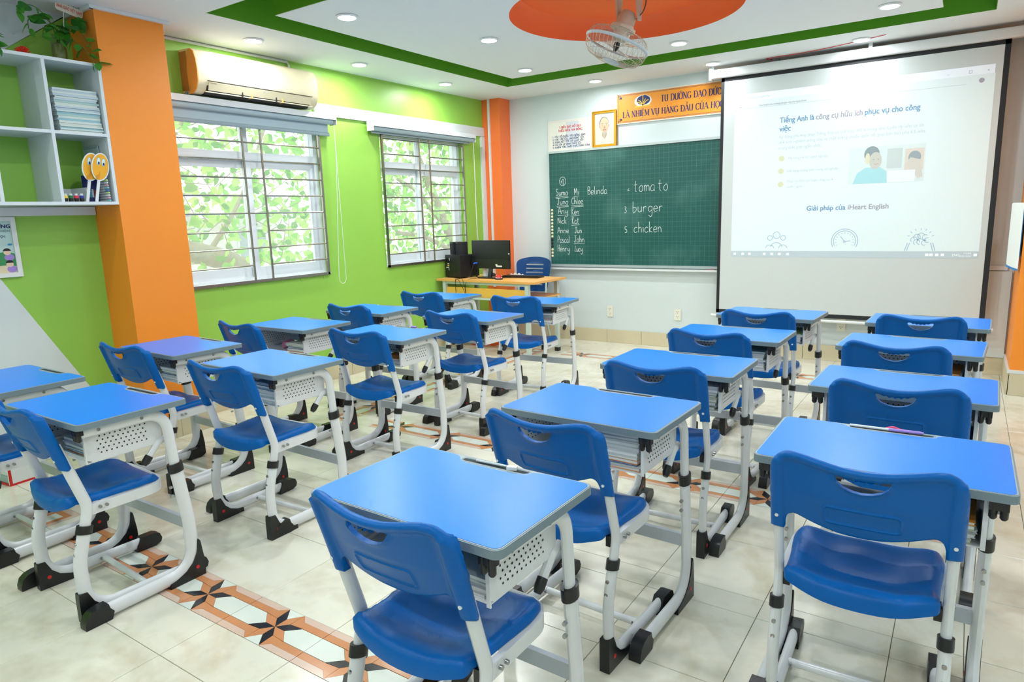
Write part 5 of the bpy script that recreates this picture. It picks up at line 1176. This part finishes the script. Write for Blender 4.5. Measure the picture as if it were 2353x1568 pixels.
for k in range(16): q.box((-.085 + .011 * k, -.0006, .325), (-.083 + .011 * k, .0, .335), NAVY)
q.build('ticks', t, smooth=False)

# potted leaf rosette at the left edge of the shelf
def bromeliad():
    t = thing('bromeliad', 'spiky red and green leaves poking from a shelf cell at the left edge', 'plant', (XL + .2, 1.46, 1.595))
    MB().lathe([(.04, 0), (.052, .07), (.05, .075)], (0, 0, 0), M_paper, 20).build('pot', t)
    r = random.Random(2)
    for k in range(15):
        a = R_(50 + 80 * r.random()) if k < 9 else R_(360 * r.random()); L_ = r.uniform(.16, .28) if k < 9 else .12; el = r.uniform(.5, 1.1); mb = MB(); vs = []
        for i in range(8):
            s = i / 7; d = L_ * s; zz = .09 + d * math.sin(el) - .55 * d * d / L_ * 1.25; w_ = .017 * math.sin(math.pi * min(1, .12 + s * .88)) + .001
            dr = Vector((math.cos(a), math.sin(a), 0)); sd = Vector((-dr.y, dr.x, 0)); c = dr * (d * math.cos(el)) + Vector((0, 0, zz)); vs += [c + sd * w_, c + Vector((0, 0, -.005)), c - sd * w_]
        mb.add(vs, [(3 * i, 3 * i + 1, 3 * i + 4, 3 * i + 3) for i in range(7)] + [(3 * i + 1, 3 * i + 2, 3 * i + 5, 3 * i + 4) for i in range(7)], LEAFR if k % 3 == 0 else LEAFD); mb.build('leaf', t)
LEAFR = leaf_material('leaf_red', (150, 70, 50), .2); LEAFD = leaf_material('leaf_olive', (64, 84, 32), .2); LEAFG = leaf_material('leaf_green', (52, 128, 40), .25); LEAFG2 = leaf_material('leaf_fresh', (70, 150, 40), .25)
bromeliad()
# pothos in a glass jar
def leafmesh(L_, m):
    mb = MB(); pr = [(0, 0), (.18, .32), (.4, .42), (.65, .34), (.85, .16), (1, 0)]; vs = []
    for s, w_ in pr: vs += [(s * L_, w_ * L_, .02 * L_ + .1 * w_ * L_ - .2 * L_ * s * s), (s * L_, 0, -.2 * L_ * s * s), (s * L_, -w_ * L_, .02 * L_ + .1 * w_ * L_ - .2 * L_ * s * s)]
    mb.add(vs, [(3 * i, 3 * i + 3, 3 * i + 4, 3 * i + 1) for i in range(5)] + [(3 * i + 1, 3 * i + 4, 3 * i + 5, 3 * i + 2) for i in range(5)], m); return mb.data('leaf')
LMS = [leafmesh(.085, LEAFG), leafmesh(.065, LEAFG2), leafmesh(.05, LEAFG2)]
def pothos(label, loc, vines, seed):
    t = thing('pothos', label, 'plant', loc); r = random.Random(seed)
    vm = MB()
    for v in vines:
        pts = catmull(v, 6, False); vm.tube(pts, .0022, mat('stem', (86, 110, 40), .6), 5)
        for i in range(6, len(pts), 3):
            p = Vector(pts[i]); o = link('leaf', LMS[r.randrange(3)], t, p, (r.uniform(-.8, .8), r.uniform(-.3, 1.3), r.uniform(-1.7, 1.7)))
    vm.build('stems', t); return t
z = .155
t = pothos('trailing pothos vine growing from the glass jar on top of the white shelf', (XL + .20, 2.055, 2.4065),
   [[(0, 0, .05), (.0, -.02, .2), (.03, -.1, .24), (.05, -.16, .2), (.08, -.18, .14)], [(0, 0, .05), (.02, -.03, .2), (.06, -.12, .27), (.08, -.2, .26), (.1, -.23, .22)], [(0, 0, .05), (.02, .02, .18), (.06, .08, .2), (.1, .11, .13), (.13, .12, .06)],
    [(0, 0, .05), (-.01, .03, .2), (0, .09, .26), (.03, .13, .25)], [(0, 0, .05), (.03, 0, .17), (.07, -.02, .14), (.09, -.03, .09)], [(0, 0, .1), (.05, -.03, .2), (.09, -.1, .16), (.11, -.13, .10)], [(0, 0, .1), (.04, .03, .18), (.08, .05, .12), (.10, .09, .08), (.125, .13, .012), (.135, .15, .0)]], 3)
jar = MB().lathe([(.034, 0), (.04, .01), (.04, .12), (.03, .135), (.028, .15), (.031, .152)], (0, 0, 0), M_jar, 24).build('glass_jar', t)
MB().lathe([(.034, .004), (.036, .01), (.036, .1), (.03, .105)], (0, 0, 0), mat('roots_water', (120, 124, 60), .3, noise=.5, nscale=60), 20).build('roots', t)
pothos('pothos sprig hanging over the far left end of the white shelf', (XL + .22, 1.62, 2.4065), [[(0, -.05, .12), (.04, .0, .15), (.08, .04, .11), (.10, .05, .03)], [(0, -.05, .12), (.04, .01, .1), (.08, .05, .05), (.11, .06, -.01)], [(0, -.08, .02), (.02, -.04, .1), (.06, .0, .13)]], 8)
t = thing('greeting_card', 'cream card on a stick with hand lettering standing in the plant jar', 'card', (XL + .22, 2.10, 2.56), R_(0))
cr = Matrix.Rotation(R_(-12), 4, 'X')
mb = MB().prism([(a, b) for a, b in rrect(-.075, .13, .075, .235, .016, 4)], -.001, .001, mat('card_cream', (226, 216, 200), .6), 'x'); mb.v = [tuple(cr @ Vector(v)) for v in mb.v]; mb.build('sheet', t)
mb = MB().cyl((0, -.02, -.03), (0, .0, .135), .002, M_trim, 6); mb.build('stick', t)
for s, zz, m in (('MỪNG NGÀY', .178, mat('teal_ink', (40, 120, 130), .6)), ('NHÀ GIÁO VIỆT NAM', .148, mat('red_ink', (220, 80, 60), .6)), ('~ ♥ ~', .208, MATS['red_ink'])):
    o = text('lettering', s, .026, cr @ Vector((.0016, -.068 if len(s) > 6 else -.02, zz)), (R_(90 - 12), 0, R_(90)), m, t, width=.135 if len(s) > 6 else .04, ext=.0002, bold=.0004)
    o.rotation_euler = (cr.to_3x3() @ Matrix.Rotation(R_(90), 3, 'Z') @ Matrix.Rotation(R_(90), 3, 'X')).to_euler()
mb = MB(); r = random.Random(9); RC = mat('red_coral', (230, 50, 20), .6)
for k in range(60):
    a = r.random() * 6.28; e = r.random() * 1.5; d = Vector((math.cos(a) * math.cos(e) * .7, math.sin(a) * math.cos(e), math.sin(e))); mb.cyl(d * .02, d * .05, .005, RC, 5, .003)
small('pom_flower', mb, 'spiky red flower ornament lying on top of the white shelf', 'ornament', (XL + .24, 1.845, 2.4065))
# framed children poster at left edge
t = thing('framed_poster', 'white framed cartoon poster cut by the left edge below the shelf', 'poster', (XL, 1.55, 1.16))
q = MB(); a0, a1, b0, b1 = 1.30, 1.752, 1.163, 1.517
for p in ((a0, b0, a1, b0 + .025), (a0, b1 - .025, a1, b1), (a0, b0 + .025, a0 + .025, b1 - .025), (a1 - .025, b0 + .025, a1, b1 - .025)): q.box((XL + .001, p[0], p[1]), (XL + .022, p[2], p[3]), M_paper)
on_root(t, q, 'frame', smooth=False)
q = MB().box((XL + .001, a0 + .02, b0 + .02), (XL + .008, a1 - .02, b1 - .02), mat('poster_sky', (196, 226, 222), .5))
def pq(m, pts, x=.009): q.prism(pts, XL + x - .0008, XL + x, m, 'x')
E2 = lambda cy_, cz_, ry, rz, n=18: [(cy_ + ry * math.cos(2 * math.pi * k / n), cz_ + rz * math.sin(2 * math.pi * k / n)) for k in range(n)]
pq(mat('poster_green', (60, 150, 90), .5), [(1.33, 1.2), (1.727, 1.2), (1.727, 1.30), (1.69, 1.315), (1.6, 1.30), (1.45, 1.32), (1.33, 1.31)])
pq(mat('poster_sand', (230, 214, 180), .5), [(1.33, 1.185), (1.727, 1.185), (1.727, 1.225), (1.70, 1.235), (1.6, 1.23), (1.5, 1.24), (1.33, 1.22)], .0095)
for cy_, cz_, m in ((1.69, 1.31, PU), (1.695, 1.24, PU), (1.60, 1.30, M_red), (1.52, 1.26, M_orange), (1.44, 1.31, PK)):
    pq(m, E2(cy_ + .008, cz_ - .03, .026, .02), .010); pq(mat('kid_skin', (240, 210, 184), .5), E2(cy_, cz_, .019, .017), .0108); pq(M_dark, [(cy_ + .021 * math.cos(a), cz_ + .004 + .02 * math.sin(a)) for a in [R_(10 + 16 * k) for k in range(11)]], .0113)
pq(mat('poster_blue', (40, 150, 200), .5), E2(1.71, 1.335 + .02, .012, .006), .0105)
on_root(t, q, 'printed_sheet', smooth=False)
o = text('lettering', 'XÂY DỰNG', .03, Vector((XL + .0095, 1.56, 1.452)) - Vector(t.location), LEFT, NAVY, t, width=.165, bold=.0008)
o = text('lettering', 'THÂN THIỆN', .016, Vector((XL + .0095, 1.60, 1.43)) - Vector(t.location), LEFT, M_edge, t, width=.12)
o = text('lettering', 'Trường học', .024, Vector((XL + .0095, 1.56, 1.398)) - Vector(t.location), LEFT, NAVY, t, width=.135)

# ------------------------------------------------------------------ TEACHER DESK
TD = thing('teacher_desk', 'beech topped teacher desk with pale steel legs under the blackboard', 'desk', (-4.09, 5.865, 0), R_(-2.5))
TW, TDp, TZ = .64, .30, .785
MB().box((-TW, -TDp, TZ - .022), (TW, TDp, TZ), M_wood).build('desktop', TD, smooth=False)
for sx in (-1, 1):
    for sy in (-1, 1):
        lx = sx * (TW - .10); ly = sy * (TDp - .035)
        MB().box((lx - .02, ly - .02, .03), (lx + .02, ly + .02, TZ - .022), M_mint).build('leg', TD, smooth=False)
        MB().box((lx - .023, ly - .023, 0), (lx + .023, ly + .023, .04), M_black).build('leg_cap', TD, smooth=False)
q = MB()
for sy in (-1, 1): q.box((-TW + .1, sy * (TDp - .035) - .012, TZ - .05), (TW - .1, sy * (TDp - .035) + .012, TZ - .023), M_mint).box((-TW + .1, sy * (TDp - .035) - .012, .58), (TW - .1, sy * (TDp - .035) + .012, .602), M_mint)
for sx in (-1, 1): q.box((sx * (TW - .1) - .012, -TDp + .04, .58), (sx * (TW - .1) + .012, TDp - .04, .602), M_mint).box((sx * (TW - .1) - .012, -TDp + .04, .12), (sx * (TW - .1) + .012, TDp - .04, .142), M_mint)
q.box((-TW + .1, -.012, .12), (TW - .1, .012, .142), M_mint)
q.build('frame_rail', TD, smooth=False)
MB().box((-TW + .122, -TDp + .03, .604), (TW - .122, -TDp + .042, .70), M_wood2).build('apron', TD, smooth=False)
MB().box((-TW + .122, -TDp + .045, .604), (TW + .0 - .03, TDp - .06, .618), M_wood).build('lower_shelf', TD, smooth=False)
tdq = Matrix.Rotation(R_(-2.5), 3, 'Z')
def td(x, y, z=TZ): v = tdq @ Vector((x, y, 0)); return (TD.location.x + v.x, TD.location.y + v.y, z + .0004)
# things on the lower shelf
tag(MB().box((-.15, -.09, 0), (.15, .09, .03), M_paper).build('paper_stack', None, smooth=False, loc=td(-.25, -.1, .618), rot=(0, 0, .1)), 'stack of white papers on the shelf under the teacher desk top', 'papers')
tag(MB().prism(rrect(-.11, -.04, .11, .04, .02, 4), 0, .045, mat('maroon', (120, 30, 34), .5)).build('pencil_case', None, loc=td(.1, -.08, .618)), 'dark red pencil case on the shelf under the teacher desk top', 'pencil case')
# speakers
BK = mat('speaker_black', (22, 22, 25), .5); BK2 = mat('speaker_back', (30, 30, 32), .35)
t = thing('subwoofer', 'black subwoofer box on the left end of the teacher desk', 'speaker', td(-.485, -.06), R_(-14))
MB().box((-.13, -.11, .012), (.13, .15, .245), BK).build('cabinet', t, smooth=False)
MB().box((-.13, -.1105, .014), (-.02, -.110, .243), BK2).build('rear_panel', t, smooth=False)
MB().lathe([(.026, 0), (.026, .004), (.018, .004), (.016, -.01)], (-.095, -.1105, .19), M_black, 20, Vector((0, -1, 0))).build('port', t)
q = MB()
for x_, z_, w2, h2, m in ((-.055, .20, .01, .03, M_paper), (-.075, .15, .03, .01, M_paper), (-.075, .13, .03, .012, YEL), (-.09, .11, .05, .01, M_paper), (-.065, .09, .02, .02, M_edge)): q.box((x_ - w2 / 2, -.112, z_ - h2 / 2), (x_ + w2 / 2, -.111, z_ + h2 / 2), m)
q.build('labels', t, smooth=False)
for sx in (-1, 1):
    for yy in (-.09, .13): MB().cyl((sx * .11, yy, 0), (sx * .11, yy, .013), .012, M_black, 10).build('foot', t)
for j, (dx, nm) in enumerate(((-.05, 'left'), (.055, 'right'))):
    v = Matrix.Rotation(R_(-16.5), 3, 'Z') @ Vector((dx, .02, 0)); b = td(-.525, -.06)
    t2 = thing('satellite_speaker', f'small black speaker, the {nm} one of the pair standing on the subwoofer', 'speaker', (b[0] + v.x, b[1] + v.y, TZ + .2458), R_(-30))
    MB().prism(rrect(-.045, -.055, .045, .055, .006, 2), 0, .135, BK).build('cabinet', t2)
    MB().box((-.036, -.0565, .012), (.036, -.055, .12), mat('grille_cloth', (14, 15, 20), .8)).build('grille', t2, smooth=False); MB().box((-.012, -.0572, .124), (.012, -.0563, .128), M_steel).build('badge', t2, smooth=False)
# monitor seen from behind
t = thing('monitor', 'black computer monitor seen from behind on the teacher desk', 'monitor', td(-.085, -.03), R_(-4))
t.scale = (1.08, 1, 1)
MB().prism(rrect(-.235, .098, .235, .395, .006, 3), -.012, .012, M_black, 'y').build('casing', t)
MB().prism([(-.232, .1), (.232, .1), (.232, .21), (.2, .2), (-.2, .2), (-.232, .21)], -.03, -.012, BK2, 'y').build('rear_bulge', t)
MB().box((-.002, .012, .11), (-.0, .013, .38), M_dark).box((-.225, .012, .11), (.225, .0135, .385), mat('screen_glass', (18, 22, 26), .1)).build('display', t, smooth=False)
q = MB().box((.085, -.0308, .12), (.155, -.0302, .135), M_paper).box((.075, -.0308, .135), (.10, -.0302, .148), M_paper); q.build('sticker', t, smooth=False); MB().box((.225, -.0135, .25), (.238, -.0125, .262), M_paper).build('tab', t, smooth=False)
sr = Matrix.Rotation(R_(14), 3, 'Y')
MB().box((-.02, -.045, .0), (.02, -.025, .125), M_black, Matrix.Rotation(R_(-14), 3, 'X'), (0, -.035, 0)).build('neck', t, smooth=False)
MB().prism(rrect(-.12, -.10, .12, .07, .03, 5), .0, .012, M_black).build('base', t)
q = MB().sweep([(-.155, -.034, .155), (-.165, -.055, .157), (-.175, -.07, .15)], .008, .008, mat('vga_blue', (30, 90, 220), .4), 8); q.build('plug', t)
MB().tube(catmull([(-.172, -.07, .15), (-.19, -.10, .05), (-.21, -.12, .01), (-.24, -.26, .004), (-.245, -.285, -.02), (-.23, -.30, -.12), (-.225, -.29, -.3), (-.22, -.27, -.6)], 6, False), .0035, M_black, 6).build('cable', t)
t = thing('cables', 'thin black speaker cables hanging over the front edge of the teacher desk', 'cables', td(-.30, -.29))
for pts in ([(-.17, .12, .11), (-.15, .08, .02), (-.05, .0, .006), (.0, -.02, -.02), (.065, -.012, -.16), (.075, -.01, -.35)], [(-.02, .05, .004), (.02, .0, .006), (.05, -.02, -.02), (.07, -.015, -.12), (.078, -.012, -.4)], [(.13, .12, .004), (.10, .03, .006), (.085, -.012, -.02), (.078, -.02, -.1), (.076, -.015, -.38)]):
    MB().tube(catmull(pts, 6, False), .0025, M_black, 5).build('cable', t)
t = thing('keyboard', 'black keyboard lying behind the monitor', 'keyboard', td(.21, .12), R_(3))
MB().prism(rrect(-.225, -.075, .225, .075, .012, 3), .001, .016, BK2).build('case', t)
q = MB()
for r_ in range(5):
    for c in range(20): q.box((-.212 + c * .0213, -.062 + r_ * .0255, .016), (-.195 + c * .0213, -.042 + r_ * .0255, .021), M_black)
tag(q.build('keys', t, smooth=False), kind='stuff')
small('mouse', MB().lathe([(.03, 0), (.034, .01), (.028, .025), (.012, .034)], (0, 0, 0), M_black, 16), 'black mouse beside the keyboard behind the monitor', 'mouse', td(-.21, .15))
t = thing('cup', 'white paper cup tower with a pink pack behind the monitor', 'cup', td(-.20, .02))
MB().lathe([(.033, 0), (.036, .10), (.038, .11), (.036, .115), (.034, .19)], (0, 0, 0), M_paper, 20).build('cups', t); MB().box((-.025, -.015, .19), (.02, .015, .235), mat('salmon', (236, 150, 120), .5)).build('pack', t, smooth=False)
t = thing('bell', 'red topped desk bell on a black ring in front of the monitor', 'bell', td(.11, -.16))
MB().lathe([(.04, 0), (.042, .006), (.034, .014)], (0, 0, 0), M_black, 20).build('base', t); MB().lathe([(.031, .014), (.03, .03), (.02, .045), (.006, .052)], (0, 0, 0), mat('bell_red', (200, 24, 34), .25), 20).build('dome', t)
q = MB()
for k in range(10): q.box((.03 * math.cos(k * .628) - .003, .03 * math.sin(k * .628) - .003, .016), (.03 * math.cos(k * .628) + .003, .03 * math.sin(k * .628) + .003, .026), M_paper)
q.build('beads', t, smooth=False)
mb = MB(); r = random.Random(6); ol = catmull([(-.08, -.03), (-.02, -.045), (.05, -.035), (.09, .0), (.05, .035), (-.03, .04), (-.09, .01)], 4)
sheet(mb, ol, [], .012, lambda p: (p[0], p[1], .012 + .022 * abs(math.sin(p[0] * 60 + p[1] * 35)) * (dist_poly(p, ol) / .03 if dist_poly(p, ol) < .03 else 1)), lambda p: (p[0], p[1], .0), mat('cloth_white', (226, 214, 208), .9))
small('cloth', mb, 'crumpled white cloth on the teacher desk behind the keyboard', 'cloth', td(.06, .23))
# teacher chair
t = thing('teacher_chair', 'dark blue slotted plastic chair behind the teacher desk', 'chair', (-4.11, 6.34, 0), R_(182))
M_tc = mat('deep_blue_plastic', (6, 66, 130), .35)
olb = [(-x_, z_) for x_, z_ in catmull([(0, .955), (.12, .945), (.2, .92), (.225, .88), (.22, .8), (.205, .68), (.19, .60), (.15, .57), (0, .565), (-.15, .57), (-.19, .60), (-.205, .68), (-.22, .8), (-.225, .88), (-.2, .92), (-.12, .945)], 4)]
hs_ = [rrect(-.115, z_, .115, z_ + .014, .0065, 3) for z_ in (.86, .815, .77, .725, .68, .635)]
mb = MB(); sheet(mb, olb, hs_, .02, lambda p: (p[0], -.19 - (p[1] - .57) * .18 - .05 * (1 - (p[0] / .23) ** 2) - .006, p[1]), lambda p: (p[0], -.19 - (p[1] - .57) * .18 - .05 * (1 - (p[0] / .23) ** 2) + .0, p[1]), M_tc); mb.build('backrest', t, ang=60)
MB().prism(rrect(-.22, -.2, .22, .22, .06, 5), .425, .45, M_tc).build('seat', t)
for sx in (-1, 1):
    MB().sweep(fillet([(sx * .2, .2, .012), (sx * .18, .17, .43), (sx * .18, -.19, .44), (sx * .18, -.22, .70)], .05), .011, .011, M_mint, 10).build('leg', t); MB().sweep([(sx * .21, -.25, .0), (sx * .18, -.12, .43)], .011, .011, M_mint, 10).build('leg', t)
# boxes on the floor under the teacher desk
OB = mat('carton_orange', (214, 84, 36), .5)
t = thing('carton', 'open orange cardboard carton on the floor under the teacher desk', 'box', (-4.40, 6.12, 0), R_(-10))
MB().box((-.1, -.08, 0), (.1, .08, .24), OB).build('body', t, smooth=False); MB().add([(-.1, .08, .24), (.1, .08, .24), (.12, .16, .30), (-.08, .16, .30)], [(0, 1, 2, 3)], OB).build('flap', t, smooth=False); MB().lathe([(.03, 0), (.03, .001)], (.04, -.08, .13), M_paper, 16, Vector((0, -1, 0))).build('printed_badge', t)
t = thing('carton', 'small red and white carton beside the orange carton under the teacher desk', 'box', (-4.56, 6.05, 0), R_(-10)); MB().box((-.05, -.05, 0), (.05, .05, .2), M_red).box((-.04, -.051, .05), (.04, -.05, .16), M_paper).build('body', t, smooth=False)
t = thing('power_strip', 'upright white and red packaging tube leaning by the corner pillar', 'tube', (-4.42, 6.45, 0)); MB().box((-.05, -.04, 0), (.05, .04, .42), M_paper).box((-.02, -.0405, .05), (.02, -.04, .3), M_red).build('body', t, smooth=False)
